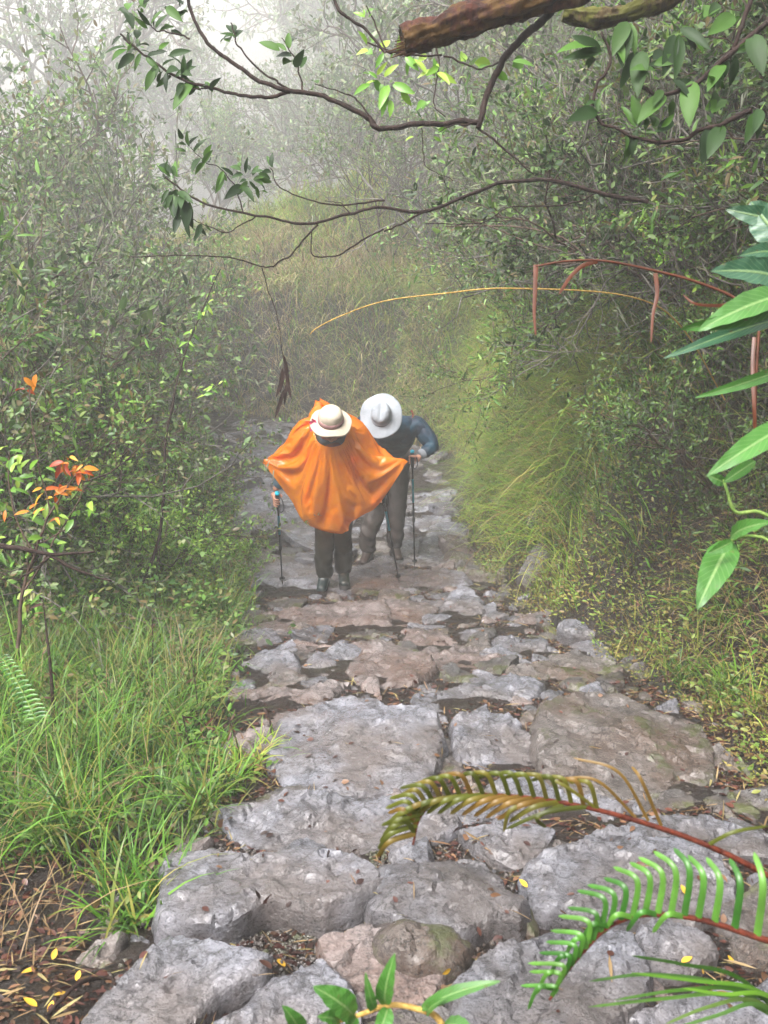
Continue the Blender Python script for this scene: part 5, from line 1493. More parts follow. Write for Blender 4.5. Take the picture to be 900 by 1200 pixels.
# ------------------------------------------------------------------ foreground plants
def branch_thing(name, label, cat, limbs, bark, d, leaves=None, group=None, part='branch', leafmat_=None, lsize=.05, seed=0, jit=.004, thick=0):
    """limbs: list of (list of (px,py[,d]), r0, r1); leaves: list of (px,py,n) clusters or (px,py,dx,dy,len px) single leaves"""
    rs = np.random.default_rng(seed)
    w = [[P(p_[0], p_[1], p_[2] if len(p_) > 2 else d) for p_ in L[0]] for L in limbs]
    root = empty(name, tuple(w[0][0]), label, cat, group)
    for i, (pts, L) in enumerate(zip(w, limbs)):
        c = catmull(pts, 7)
        k_ = len(c)
        c = c + np.column_stack([fbm(np.arange(k_) * .35, np.full(k_, i * 3.1 + q), seed, 3) for q in range(3)]) * jit * 4
        rr_ = np.linspace(L[1], L[2], k_) * (1 + .35 * fbm(np.arange(k_) * .9, np.full(k_, i * 1.7), seed + 3, 2))
        if L[1] > .018:            # rough splintered bark: ridges along the limb
            c = catmull(pts, 26); kk = 40; tb = MB().tube(c, np.linspace(L[1], L[2], len(c)), None, kk)
            W = tb.V[0].reshape(len(c), kk, 3); ctr = W.mean(1, keepdims=True)
            ag = np.arange(kk) / kk * 6.283
            rg_ = fbm(np.cos(ag)[None] * 5 + np.arange(len(c))[:, None] * .03, np.sin(ag)[None] * 5 + np.arange(len(c))[:, None] * .05, seed, 5) * .9 + fbm(np.cos(ag)[None] * 1.2 + np.arange(len(c))[:, None] * .12, np.sin(ag)[None] * 1.2, seed + 9, 3) * .8
            tb.V[0] = (ctr + (W - ctr) * (1 + rg_[..., None])).reshape(-1, 3)
            tb.build(part, bark, root); continue
        MB().tube(c, rr_, None, 12 if L[1] > .01 else 7).build(part if i == 0 or part != 'branch' else 'twig', bark, root)
    if leaves and thick:
        leaves = leaves + [(a[0] + rs.uniform(-9, 9), a[1] + rs.uniform(-7, 7), a[2] * rs.uniform(.3, 1.1) + rs.uniform(-10, 10), a[3] * rs.uniform(.3, 1.1) + rs.uniform(-8, 8), 0) for _ in range(thick) for a in leaves if len(a) == 5]
    if leaves:
        mb = MB(); Pn, Dn, Un, Sz = [], [], [], []
        for lf in leaves:
            if len(lf) == 3:
                c = P(lf[0], lf[1], d)
                for k in range(lf[2]):
                    v = rdir(rs, 1)[0]; v[2] -= .25
                    Pn.append(tuple(np.array(c) + rs.normal(size=3) * lsize * .18)); Dn.append(tuple(v)); Un.append(tuple(np.array([0, -.6, 1.]) + rdir(rs, 1)[0] * .6)); Sz.append(lsize * rs.uniform(.6, 1.2))
            else:
                dd = d + rs.uniform(-.06, .06)
                a_, b_ = P(lf[0], lf[1], d), P(lf[0] + lf[2], lf[1] + lf[3], dd)
                Pn.append(tuple(a_)); Dn.append(tuple(b_ - a_)); Un.append(tuple(np.array([0, -.9, .5]) + rdir(rs, 1)[0] * .5)); Sz.append((b_ - a_).length)
        mb.leaves(T_FG, Pn, Dn, Un, Sz, rs.uniform(.8, 1.3, len(Pn)))
        mb.build('leaves', leafmat_ or M['leaf_fg'], root)
    return root

# thick broken limb and the branches springing from it
D1 = 2.6
branch_thing('broken_limb', 'thick red-brown limb with a snapped end, jutting in from the top edge', 'branch',
  [([(472, 50, 2.5), (520, 34, 2.5), (580, 16, 2.52), (650, -8, 2.55), (760, -60, 2.6), (900, -110, 2.7)], .036, .052)], M['bark_log'], 2.5, jit=.006, seed=5)
mbx = MB()
rs = np.random.default_rng(9)
rt_ = bpy.data.objects['broken_limb']
e0 = P(474, 50, 2.5); dirx = (P(474, 50, 2.5) - P(520, 34, 2.5)).normalized()
for k in range(26):
    o_ = Vector(rs.normal(size=3)) * .017
    mbx.tube([e0 + o_ - dirx * .05, e0 + o_ * 1.1 + dirx * rs.uniform(.0, .035)], .006, .001, 4)
mbx.build('splinters', M['bark_log'], rt_)
branch_thing('mossy_limb', 'mossy yellow-brown limb under the top edge, right of the broken one', 'branch',
  [([(660, 14, 2.8), (700, 22, 2.8), (745, 12, 2.8), (800, -12, 2.85), (900, -70, 3)], .024, .040)], M['bark_moss'], 2.8, seed=6)
branch_thing('leafy_branch', 'long dark branch with glossy leaves sweeping left across the pale sky', 'branch',
  [([(652, 4), (638, 22), (612, 45), (588, 72), (572, 108), (560, 150)], .013, .008),
   ([(562, 142), (530, 144), (490, 146), (445, 152), (425, 136), (380, 112), (340, 107), (300, 92), (265, 67), (240, 45), (222, 8), (215, -25)], .0085, .005),
   ([(340, 107), (310, 113), (280, 110), (248, 104), (215, 94), (185, 76), (158, 55), (142, 40)], .0055, .003),
   ([(355, 108), (350, 80), (342, 62), (330, 44)], .003, .0015), ([(338, 104), (318, 92), (292, 70), (276, 48), (272, 25)], .0035, .002),
   ([(445, 152), (420, 118), (395, 106), (370, 98)], .003, .0015), ([(248, 104), (225, 105), (200, 118)], .0025, .0012), ([(222, 45), (205, 38), (185, 36), (172, 26)], .003, .0015),
   ([(452, 60), (425, 32), (400, 15), (388, -10)], .004, .005), ([(452, 60), (470, 64), (520, 66)], .004, .003), ([(560, 142), (530, 148), (512, 155)], .004, .001)],
  M['bark_dark'], D1, leaves=[
   (150, 12, 2, -18, 24), (148, 14, 8, 12, 26), (165, 8, 10, -16, 20), (185, 12, -10, 16, 28), (195, 8, 14, 12, 26), (205, 22, 12, -14, 20), (212, 10, -4, -16, 22), (150, 38, 0, 14, 20), (142, 42, -12, 8, 18), (158, 52, -14, 10, 22), (160, 55, 12, -10, 22), (165, 62, -8, 18, 26), (172, 66, 16, -8, 22), (176, 70, 10, 14, 24), (150, 58, -20, 4, 22),
   (185, 76, -12, 22, 28), (190, 78, 14, -14, 24), (196, 84, -4, 20, 26), (205, 90, 22, -16, 28), (212, 94, 14, -26, 30), (200, 88, -18, 14, 24), (215, 94, 22, 10, 26), (222, 96, -14, 20, 28), (225, 98, -24, 22, 30), (245, 104, -4, -14, 18), (246, 103, 8, -10, 16), (186, 60, 12, -16, 22), (198, 65, 22, -8, 22), (160, 46, 2, -18, 20), (182, 34, 10, -20, 22), (176, 30, -14, -16, 22),
   (272, 42, -18, 0, 20), (273, 40, -4, -20, 22), (276, 44, 8, -16, 20), (342, 66, -22, -6, 26), (338, 58, 0, -22, 24), (336, 60, -14, -14, 22), (352, 80, 8, -18, 20), (372, 98, -6, -10, 14), (160, 20, -16, 4, 20), (200, 36, 14, 4, 20), (170, 10, -6, -18, 20)],
  lsize=.05, seed=11, thick=1)
branch_thing('bare_branch', 'thin arching bare branch with drooping leaf tufts at its left end', 'branch',
  [([(760, 236), (700, 226), (655, 211), (600, 212), (550, 228), (500, 247), (450, 244), (410, 250), (370, 262), (330, 258), (285, 250), (235, 236), (212, 222), (195, 208)], .008, .003),
   ([(372, 262), (350, 287), (330, 306), (308, 313), (280, 303), (225, 300), (150, 302)], .0035, .002),
   ([(450, 268), (420, 285), (398, 298), (366, 300), (365, 268)], .0035, .002), ([(500, 247), (470, 262), (450, 270)], .004, .003),
   ([(450, 234), (400, 240), (360, 234), (325, 216), (318, 196)], .0035, .0018), ([(410, 250), (398, 238), (380, 236)], .002, .001),
   ([(300, 254), (285, 262), (262, 272), (235, 262), (220, 252)], .0025, .0012), ([(285, 250), (278, 225), (262, 200), (240, 190), (222, 172)], .0028, .0012),
   ([(700, 226), (660, 240), (600, 243), (560, 262), (500, 262)], .003, .0018), ([(308, 313), (316, 345), (328, 380), (331, 412)], .002, .0012)],
  M['bark_dark'], 3.1, leaves=[
   (202, 228, -2, 18, 22), (205, 230, 8, 22, 24), (212, 232, -6, 22, 24), (216, 236, 4, 26, 26), (222, 236, 0, 28, 28), (198, 222, -10, 14, 18), (208, 222, -12, 20, 22), (215, 228, -12, 18, 22), (210, 252, -6, 16, 18), (200, 208, -14, -16, 22), (196, 206, -4, -18, 20), (222, 172, -6, -16, 20), (220, 172, 8, -14, 18), (218, 170, -12, -4, 14),
   (290, 212, -10, 14, 20), (292, 212, 10, 12, 18), (285, 205, -18, 0, 20), (288, 203, 0, -18, 20), (292, 205, 14, -10, 20), (298, 210, 16, 8, 20), (282, 200, -14, -10, 20), (300, 218, 4, 16, 18), (318, 196, 0, -18, 20), (240, 190, -12, 10, 18), (262, 200, -8, 18, 20), (236, 262, -6, 16, 18), (240, 186, 4, -14, 16)],
  lsize=.045, seed=12, thick=2)
# withered leaf bundle hanging from a twig
rt_ = empty('withered_frond', tuple(P(331, 412, 3.1)), 'black withered leaflets dangling in mid air above the far slabs', 'withered leaves')
mb = MB(); mb.tube(catmull([P(331, 412, 3.1), P(334, 432, 3.1), P(336, 455, 3.1), P(330, 470, 3.1)], 5), .002, .001, 5); mb.build('stem', M['bark_dark'], rt_)
mb = MB(); Pn, Dn = [], []
for (a_, b_, c_, d_) in [(331, 414, 7, 22), (333, 424, 6, 26), (334, 432, -6, 28), (335, 440, 6, 28), (336, 448, -3, 26), (334, 455, -9, 24), (332, 462, -10, 28), (333, 440, -10, 26), (332, 430, -5, 22)]:
    Pn.append(tuple(P(a_, b_, 3.1))); Dn.append(tuple(P(a_ + c_, b_ + d_, 3.1) - P(a_, b_, 3.1)))
mb.leaves(leaf_t(.08, .03, -.12, 4), Pn, Dn, [(0, -1, .2)] * len(Pn), [Vector(q).length for q in Dn]); mb.build('leaves', M['bark_dark'], rt_, smooth=True)

# twigs with big leaves in the upper right
branch_thing('leafy_branch', 'shaded branch with broad glossy leaves hanging below the mossy limb', 'branch',
  [([(905, 20), (860, 60), (820, 95), (780, 110), (745, 100)], .007, .004), ([(880, 130), (830, 150), (790, 165), (740, 160), (705, 145)], .006, .003), ([(860, 60), (870, 30), (880, -10)], .005, .006),
   ([(705, 145), (695, 125), (700, 100), (715, 70), (705, 40)], .004, .003), ([(780, 110), (760, 130), (745, 150)], .003, .001)],
  M['bark_dark'], 2.0, leaves=[
   (700, 55, -42, -8, 40), (705, 60, -30, -20, 40), (702, 70, -14, -4, 40), (790, 40, -8, 40, 40), (800, 30, 30, 24, 44), (830, 20, 20, -26, 44), (735, 30, -8, 38, 40), (748, 60, -22, 40, 44), (765, 70, 28, -16, 40), (770, 85, -24, -14, 36), (790, 95, 30, 8, 40), (765, 150, 4, -28, 32), (770, 155, 24, -20, 32), (740, 158, -6, 34, 38), (745, 150, -14, -30, 36), (830, 130, 22, -28, 40), (840, 105, 6, -34, 40), (830, 150, 8, 30, 36), (860, 62, 34, -14, 42), (700, 130, -26, 4, 30), (700, 132, 2, -20, 26), (860, 20, -34, 14, 40), (720, 40, 20, 30, 40), (810, 95, -4, 40, 44), (780, 112, -30, 20, 44), (855, 70, -20, 34, 44),
   (690, 125, -14, 10, 20), (845, 148, -12, 26, 34), (880, 40, 14, 34, 40), (884, 132, -6, 30, 36)], lsize=.07, seed=13, thick=2)
branch_thing('leafy_branch', 'small bright-leaved twigs hanging in front of the mist below the broken limb', 'branch',
  [([(512, 40), (514, 80), (508, 120), (522, 138)], .003, .0015), ([(505, 60), (480, 62), (452, 58), (430, 50)], .0045, .0025), ([(452, 58), (440, 30), (428, 8)], .003, .002), ([(520, 66), (540, 72), (560, 80), (590, 72)], .003, .003),
   ([(494, 150), (496, 178), (500, 195), (530, 212)], .0018, .0012), ([(560, 150), (600, 180), (625, 205)], .004, .002)],
  M['bark_dark'], 2.8, leaves=[(430, 52, -6, -16, 18), (432, 60, -18, 0, 20), (445, 60, 12, -18, 22), (450, 62, -10, 16, 20), (466, 62, 4, -20, 20), (475, 66, 14, 14, 22), (480, 70, -6, 20, 22), (490, 72, 14, -14, 22), (508, 68, 4, 18, 20), (514, 78, -12, 8, 18), (512, 85, 14, 6, 18), (440, 95, -22, 6, 24), (446, 98, 8, 22, 24), (455, 100, -10, 20, 24), (462, 96, 18, 12, 24), (450, 90, 14, -16, 22), (440, 92, -12, -14, 20), (560, 80, 20, -6, 24), (580, 84, 18, 10, 24), (600, 78, 20, -12, 24), (485, 160, -10, 2, 14), (508, 160, 10, 6, 14), (505, 118, -12, 8, 16), (540, 72, 8, -16, 20), (428, 20, -14, -8, 18), (430, 15, 12, -10, 18), (470, 105, 12, 20, 24), (452, 112, -4, 20, 22)],
  leafmat_=M['leaf_bright'], lsize=.045, seed=14, thick=1)

# golden straw arching over the path, and the broken red reed
rt_ = empty('straw_stem', tuple(P(690, 340, 3.0)), 'golden straw stem arching level across the middle, its tip bent down', 'grass stem')
MB().tube(catmull([P(850, 470, 4.2), P(800, 385, 3.7), P(740, 348, 3.3), P(600, 338, 3), P(520, 344, 3), (P(450, 353, 3)), P(400, 370, 3), P(372, 384, 3), P(363, 392, 3)], 6), .0035, .0015, 6).build('stem', M['stem_straw'], rt_)
rt_ = empty('broken_reed', tuple(P(884, 490, 1.8)), 'rust-red broken reed kinked over on the right, with hanging blades', 'reed')
def ribbon(mb, pts, w0, w1, fold=.3, per=6):
    c = catmull(pts, per); t = unit(np.gradient(c, axis=0)); v = unit(-c)
    sd_ = unit(np.cross(t, v)); k_ = len(c); wv = np.interp(np.linspace(0, 1, k_), [0, .5, .95, 1], [w0, (w0 + w1) / 2 * 1.1, w1, w1 * .15])[:, None] / 2
    V = np.stack([c - sd_ * wv, c + v * wv * fold, c + sd_ * wv], 1).reshape(-1, 3); F = []
    for i in range(k_ - 1):
        for q in range(2): F.append([i * 3 + q, i * 3 + q + 1, i * 3 + 4 + q, i * 3 + 3 + q])
    mb.add(V, F)
mb = MB(); mb.tube(catmull([P(884, 500, 1.8), P(886, 440, 1.8), P(890, 380, 1.8)], 6), .0035, .003, 7); mb.tube(catmull([P(890, 378, 1.8), P(862, 350, 1.8), P(815, 330, 1.8), P(770, 318, 1.8), P(710, 306, 1.8), P(665, 306, 1.8), P(628, 312, 1.8)], 6), .0034, .0022, 7); mb.build('stem', M['reed'], rt_)
mb = MB(); ribbon(mb, [P(628, 310, 1.8), P(627, 340, 1.8), P(626, 368, 1.8), P(628, 394, 1.8)], .010, .004); mb.build('blade', M['reed'], rt_)
mb = MB(); ribbon(mb, [P(700, 306, 1.8), P(682, 312, 1.8), P(668, 325, 1.8), P(655, 345, 1.78)], .009, .006); mb.build('blade', M['reed'], rt_)
mb = MB(); ribbon(mb, [P(768, 320, 1.8), P(770, 345, 1.8), P(765, 370, 1.8), P(763, 402, 1.8)], .009, .004); mb.build('blade', M['reed'], rt_)
mb = MB(); ribbon(mb, [P(862, 352, 1.8), P(845, 358, 1.78), P(815, 356, 1.76), P(800, 345, 1.78)], .008, .003); mb.build('blade', M['reed'], rt_)
mb = MB(); ribbon(mb, [P(884, 395, 1.8), P(882, 430, 1.79), P(884, 480, 1.78), P(886, 520, 1.8)], .008, .006); mb.build('blade', M['reed'], rt_)

# broad-leaved plant at the right edge
def broad_leaf(name, base, tip, w, mat, root, sag=.12, tw=0.0, seed=0):
    base, tip = Vector(base), Vector(tip); L = (tip - base).length
    nu, nv = 10, 18
    ax = (tip - base).normalized(); view = -((base + tip) / 2).normalized()
    n0 = (view * math.cos(tw) + Vector((0, 0, 1)) * .35).normalized(); sd_ = ax.cross(n0).normalized(); sd_ = (sd_ * math.cos(tw) + n0 * math.sin(tw)).normalized(); nn = sd_.cross(ax).normalized()
    if nn.dot(view) < 0: nn = -nn
    V, UV, F = [], [], []
    for j in range(nv + 1):
        t = j / nv; hw = w / 2 * (math.sin(math.pi * t ** .8) ** .75 if 0 < t < 1 else 0) + .0006
        for i in range(nu + 1):
            u = i / nu * 2 - 1
            zz = -sag * L * (2 * t - 1) ** 2 + sag * L + abs(u) * hw * .28 + math.sin(t * 30 + u * 2 + seed) * .0018 * abs(u) * (w / .04)
            V.append(list(base + ax * (t * L) + sd_ * (u * hw) + nn * zz)); UV.append(((u + 1) / 2, t))
    for j in range(nv):
        for i in range(nu):
            a_ = j * (nu + 1) + i; F.append([a_, a_ + 1, a_ + nu + 2, a_ + nu + 1])
    V = np.array(V) - np.array(root.location)
    return mesh_np(name, V, [np.array(F)], mat, root, True, UV)
rt_ = empty('broad_leaved_plant', tuple(P(925, 760, 1.45)), 'plant with broad veined green leaves reaching in from the right edge', 'plant')
mb = MB(); dR = 1.35
for pts in ([(925, 760), (918, 700), (905, 640), (880, 628), (856, 634)], [(925, 760), (930, 600), (925, 480), (915, 360), (910, 260)], [(925, 620), (890, 600), (862, 600), (852, 575), (848, 562)], [(925, 480), (910, 500), (900, 505)], [(918, 380), (905, 385)]):
    mb.tube(catmull([P(a_, b_, dR) for a_, b_ in pts], 6), .0035, .002, 7)
mb.build('stem', M['stem_green'], rt_)
BL = [((920, 330), (832, 318), .045, 'leaf_teal', 0), ((925, 262), (850, 245), .030, 'leaf_teal', .3), ((918, 352), (795, 386), .030, 'leaf_big', .9), ((925, 345), (818, 388), .040, 'leaf_big', -.1),
      ((922, 372), (778, 420), .020, 'leaf_teal', .2), ((930, 428), (815, 466), .018, 'leaf_big', .5), ((930, 495), (828, 558), .036, 'leaf_big', .1), ((850, 566), (828, 556), .016, 'leaf_big', .4), ((848, 565), (885, 540), .018, 'leaf_big', -.3),
      ((856, 636), (817, 714), .046, 'leaf_big', 0), ((856, 632), (905, 612), .028, 'leaf_big', .2), ((858, 634), (830, 648), .018, 'leaf_big', .6), ((925, 290), (880, 236), .05, 'leaf_teal', .4), ((925, 470), (905, 520), .03, 'leaf_teal', .5), ((915, 300), (865, 300), .026, 'leaf_teal', .2)]
for i, (b_, t_, w_, m_, tw) in enumerate(BL):
    r_ = np.random.default_rng(i)
    broad_leaf('leaf', P(*b_, dR + r_.uniform(-.04, .04)), P(*t_, dR + r_.uniform(-.1, .02)), w_, M[m_], rt_, .10, tw, i)

# leafy sprig at the bottom edge
rt_ = empty('leafy_sprig', tuple(P(520, 1235, 1.0)), 'sprig with pointed glossy leaves rising at the bottom edge', 'plant')
mb = MB(); mb.tube(catmull([P(a_, b_, 1.0) for a_, b_ in [(540, 1250), (515, 1196), (488, 1182), (455, 1178), (420, 1190), (395, 1198), (370, 1215)]], 6), .004, .002, 7); mb.build('stem', M['stem_straw'], rt_)
for i, (b_, t_, w_) in enumerate([((452, 1178), (463, 1117), .022), ((415, 1192), (367, 1156), .030), ((440, 1182), (428, 1140), .017), ((492, 1184), (586, 1150), .014), ((500, 1190), (522, 1170), .012), ((352, 1212), (331, 1178), .020), ((418, 1190), (388, 1222), .020), ((455, 1180), (440, 1222), .018), ((520, 1200), (560, 1215), .02), ((398, 1198), (372, 1192), .018)]):
    broad_leaf('leaf', P(*b_, 1.0), P(*t_, .97), w_, M['leaf_big'], rt_, .12, (.5, -.2, .9, .2)[i % 4], i + 40)

# fern fronds
def frond(name, label, rach, d, r0, r1, pinnae, mat, stem, wf, base_i=0):
    pts = [P(a_, b_, d + (c_ if c_ else 0)) for a_, b_, c_ in rach]
    root = empty(name, tuple(pts[0]), label, 'fern')
    MB().tube(catmull(pts, 8), r0, r1, 8).build('stem', stem, root)
    mb = MB()
    for (b_, c1, c2, w_) in pinnae:
        dd = d + wf[0]
        ribbon(mb, [P(*b_, d), P(*c1, dd), P(*c2, d + wf[1])], w_, w_ * .7, .6, 7)
    mb.build('leaves', mat, root)
    return root
# red-stemmed frond: upper row curls, lower row sweeps left
R1 = [(925, 1040, 0), (870, 1010, 0), (820, 987, 0), (760, 966, 0), (700, 949, 0), (650, 939, 0), (600, 933, 0), (550, 932, 0), (512, 940, 0), (492, 958, 0), (484, 990, 0)]
rc_ = catmull([P(a_, b_, 1.15) for a_, b_, _ in R1], 10)
def rp(f, cc):
    i = min(int(f * (len(cc) - 1)), len(cc) - 2); t = f * (len(cc) - 1) - i
    return cc[i] * (1 - t) + cc[i + 1] * t
def topx(v):
    dpt = v[1] * CP - v[2] * SP
    return 450 + FPX * v[0] / dpt, 600 - FPX * (v[1] * SP + v[2] * CP) / dpt
pin = []
for k in range(20):
    f = .40 + .56 * k / 19
    x, y = topx(rp(f, rc_))
    h = 42 - 1.0 * k
    pin.append(((x, y), (x - 10 - k * .3, y - h * .75), (x - 34 - (6 if k % 3 else 0), y - h + 10 + (k % 2) * 4), .0062))
    if k > 2: pin.append(((x, y), (x - 30, y + 6 + (k > 15) * 4), (x - 62 + k * .9, y + 24 - k * .2 + (k > 15) * 8), .0072))
pin += [((760, 962), (725, 905), (672, 888), .004), ((745, 958), (700, 915), (655, 912), .004), ((775, 968), (752, 915), (740, 898), .0045), ((700, 948), (660, 920), (625, 905), .0045), ((690, 945), (640, 952), (592, 972), .006), ((660, 942), (630, 958), (640, 970), .006), ((640, 938), (600, 948), (590, 975), .006), ((830, 990), (860, 975), (900, 968), .005)]
frond('fern_frond', 'drooping bronze fern frond with a red stem over the grey slabs', R1, 1.15, .0042, .0016, pin, M['fern_red'], M['stem_red'], (-.02, .0))
R2 = [(930, 1112, 0), (880, 1096, 0), (830, 1080, 0), (790, 1073, 0), (750, 1073, 0), (712, 1087, 0), (684, 1115, 0), (660, 1145, 0), (644, 1172, 0)]
rc_ = catmull([P(a_, b_, 1.05) for a_, b_, _ in R2], 10)
pin = []
for k in range(21):
    q = (k / 20) ** .8
    x, y = topx(rp(.02 + .96 * q, rc_)); jz = np.random.default_rng(k + 900).uniform(-1, 1, 3)
    h = (84 * (1 - q) ** .7 + 20) * (1 + .10 * jz[0])
    lean = -2 - 30 * q + 5 * jz[1]
    pin.append(((x, y), (x + lean * .1 + 7, y - h * .6), (x + lean - 3, y - h * (1 - .35 * q)), .0088 * (1 - q * .4)))
    if k > 3 and k % 2: pin.append(((x, y), (x - 20, y - 2), (x - 40 + 8 * q, y + 16 + 8 * q), .0075 * (1 - q * .3)))
frond('fern_frond', 'bright green fern frond with upright comb-like leaflets at the lower right', R2, 1.05, .004, .0016, pin, M['fern_green'], M['stem_red'], (-.015, .01))
# small fern in the left grass
R3 = [(44, 850, 0), (36, 830, 0), (24, 806, 0), (10, 782, 0), (0, 768, 0)]
rc_ = catmull([P(a_, b_, 3.0) for a_, b_, _ in R3], 10); pin = []
for k in range(16):
    x, y = topx(rp(.1 + .85 * k / 15, rc_)); s_ = 1 - .5 * k / 15
    pin += [((x, y), (x + 9 * s_, y - 3), (x + 18 * s_, y - 3), .010 * s_), ((x, y), (x - 8 * s_, y + 1), (x - 16 * s_, y + 5), .010 * s_)]
frond('fern_frond', 'small pale fern frond in the tall grass at the left edge', R3, 3.0, .003, .0015, pin, M['fern_green'], M['stem_green'], (0, 0))

# ------------------------------------------------------------------ left foreground
gp_ = ground_hit(140, 735) if ground_hit(140, 735) is not None else P(140, 735, 4.4)
dS = gp_.y * CP - gp_.z * SP
branch_thing('sapling', 'thin dark sapling leaning right, with small leaves near its tip', 'sapling',
  [([(138, 738), (150, 710), (172, 672), (188, 622), (192, 560), (197, 500), (212, 430), (232, 375), (258, 315)], .012, .0035),
   ([(186, 630), (182, 690), (176, 760)], .004, .003), ([(212, 430), (200, 400), (192, 380)], .003, .0015), ([(200, 490), (215, 470), (240, 462), (262, 448)], .003, .0015), ([(196, 520), (170, 495), (160, 470)], .003, .0015)],
  M['bark_dark'], dS, leaves=[(x_, y_, 4) for x_, y_ in [(258, 318), (254, 330), (248, 345), (242, 358), (234, 372), (226, 388), (220, 402), (216, 418), (262, 448), (240, 462), (245, 455), (192, 382), (200, 400), (160, 472), (170, 495), (250, 325), (238, 365)]],
  leafmat_=M['leaf_bright'], lsize=.05, seed=21)
branch_thing('fallen_branch', 'dark forked dead branch lying level among the left shrubs', 'branch',
  [([(-20, 636), (20, 642), (60, 650), (110, 646)], .011, .004), ([(55, 650), (90, 668), (130, 682)], .006, .003), ([(60, 652), (40, 668), (20, 680)], .005, .003)], M['bark_dark'], 3.0, seed=22)
branch_thing('orange_leaved_bush', 'bush with orange, red and yellow leaves at the left edge', 'shrub',
  [([(20, 760), (25, 700), (40, 650), (60, 600), (90, 555)], .008, .003), ([(40, 650), (20, 610), (10, 570), (12, 530)], .004, .002), ([(30, 690), (60, 640), (85, 600), (100, 570)], .004, .002), ([(60, 600), (45, 540), (35, 470), (38, 440)], .003, .0015), ([(40, 640), (70, 625), (95, 615)], .003, .0015)],
  M['bark'], 3.3, leaves=[(x_, y_, k_) for x_, y_, k_ in [(72, 542, 4), (80, 540, 4), (92, 550, 4), (98, 552, 4), (70, 572, 4), (78, 575, 4), (52, 576, 3), (35, 600, 3), (34, 440, 2), (32, 458, 2), (60, 582, 2), (70, 605, 2), (3, 602, 2), (85, 545, 3), (96, 556, 3)]],
  leafmat_=M['leaf_autumn'], lsize=.055, seed=23)
rt_ = bpy.data.objects['orange_leaved_bush']
rs = np.random.default_rng(4); mb = MB()
Pn = []
for (x_, y_, k_) in [(10, 540, 9), (22, 555, 7), (8, 580, 7), (55, 645, 5), (50, 560, 5), (60, 600, 6), (85, 605, 5), (45, 620, 6), (95, 590, 5), (20, 520, 5), (10, 640, 5), (30, 700, 6)]:
    for k in range(k_): Pn.append(np.array(P(x_ + rs.uniform(-14, 14), y_ + rs.uniform(-14, 14), 3.3 + rs.uniform(-.1, .1))))
n_ = len(Pn); mb.leaves(T_FG, Pn, rdir(rs, n_), rdir(rs, n_) * .5 + np.array([0, -.5, 1]), rs.uniform(.03, .07, n_), 1.2)
mb.build('leaves', M['leaf_bright'], rt_)

# standing dead stalks in the weeds
for i, (x0_, y0_, x1_, y1_, lab) in enumerate([(222, 905, 214, 838, 'dark dead stalk standing at the left end of the weeds by the big slab'), (245, 880, 238, 842, 'short dark stalk between two taller ones beside the path'), (283, 905, 268, 842, 'dark stalk leaning left just outside the largest slab'), (318, 862, 309, 822, 'short brown stalk touching the corner of the largest slab'), (64, 880, 50, 700, 'tall dark red-brown stalk in the grass at the left edge'), (232, 860, 224, 770, 'thin stalk rising above the weeds halfway up the left verge'), (176, 800, 178, 720, 'thin stalk below the leaning sapling')]):
    g_ = ground_hit(x0_, y0_)
    d_ = g_.y * CP - g_.z * SP
    rt_ = empty('dead_stalk', tuple(g_), lab, 'stalk', 'dead stalks standing on the left verge')
    top_ = P(x1_, y1_, d_); md = (g_ + top_) / 2 + Vector((.008, 0, 0))
    MB().tube(catmull([g_ - Vector((0, 0, .03)), md, top_], 6), .0045 if i != 4 else .009, .0018, 6).build('stem', M['bark_dark'], rt_)
    mb = MB(); rs = np.random.default_rng(i + 60); q = 8
    t_ = rs.uniform(.3, 1, q)[:, None]; Pn = np.array(g_) * (1 - t_) + np.array(top_) * t_
    mb.leaves(T_LANCE, Pn, rdir(rs, q) + np.array([0, 0, -.4]), rdir(rs, q), rs.uniform(.02, .05, q)); mb.build('dry_leaves', M['litter'], rt_)
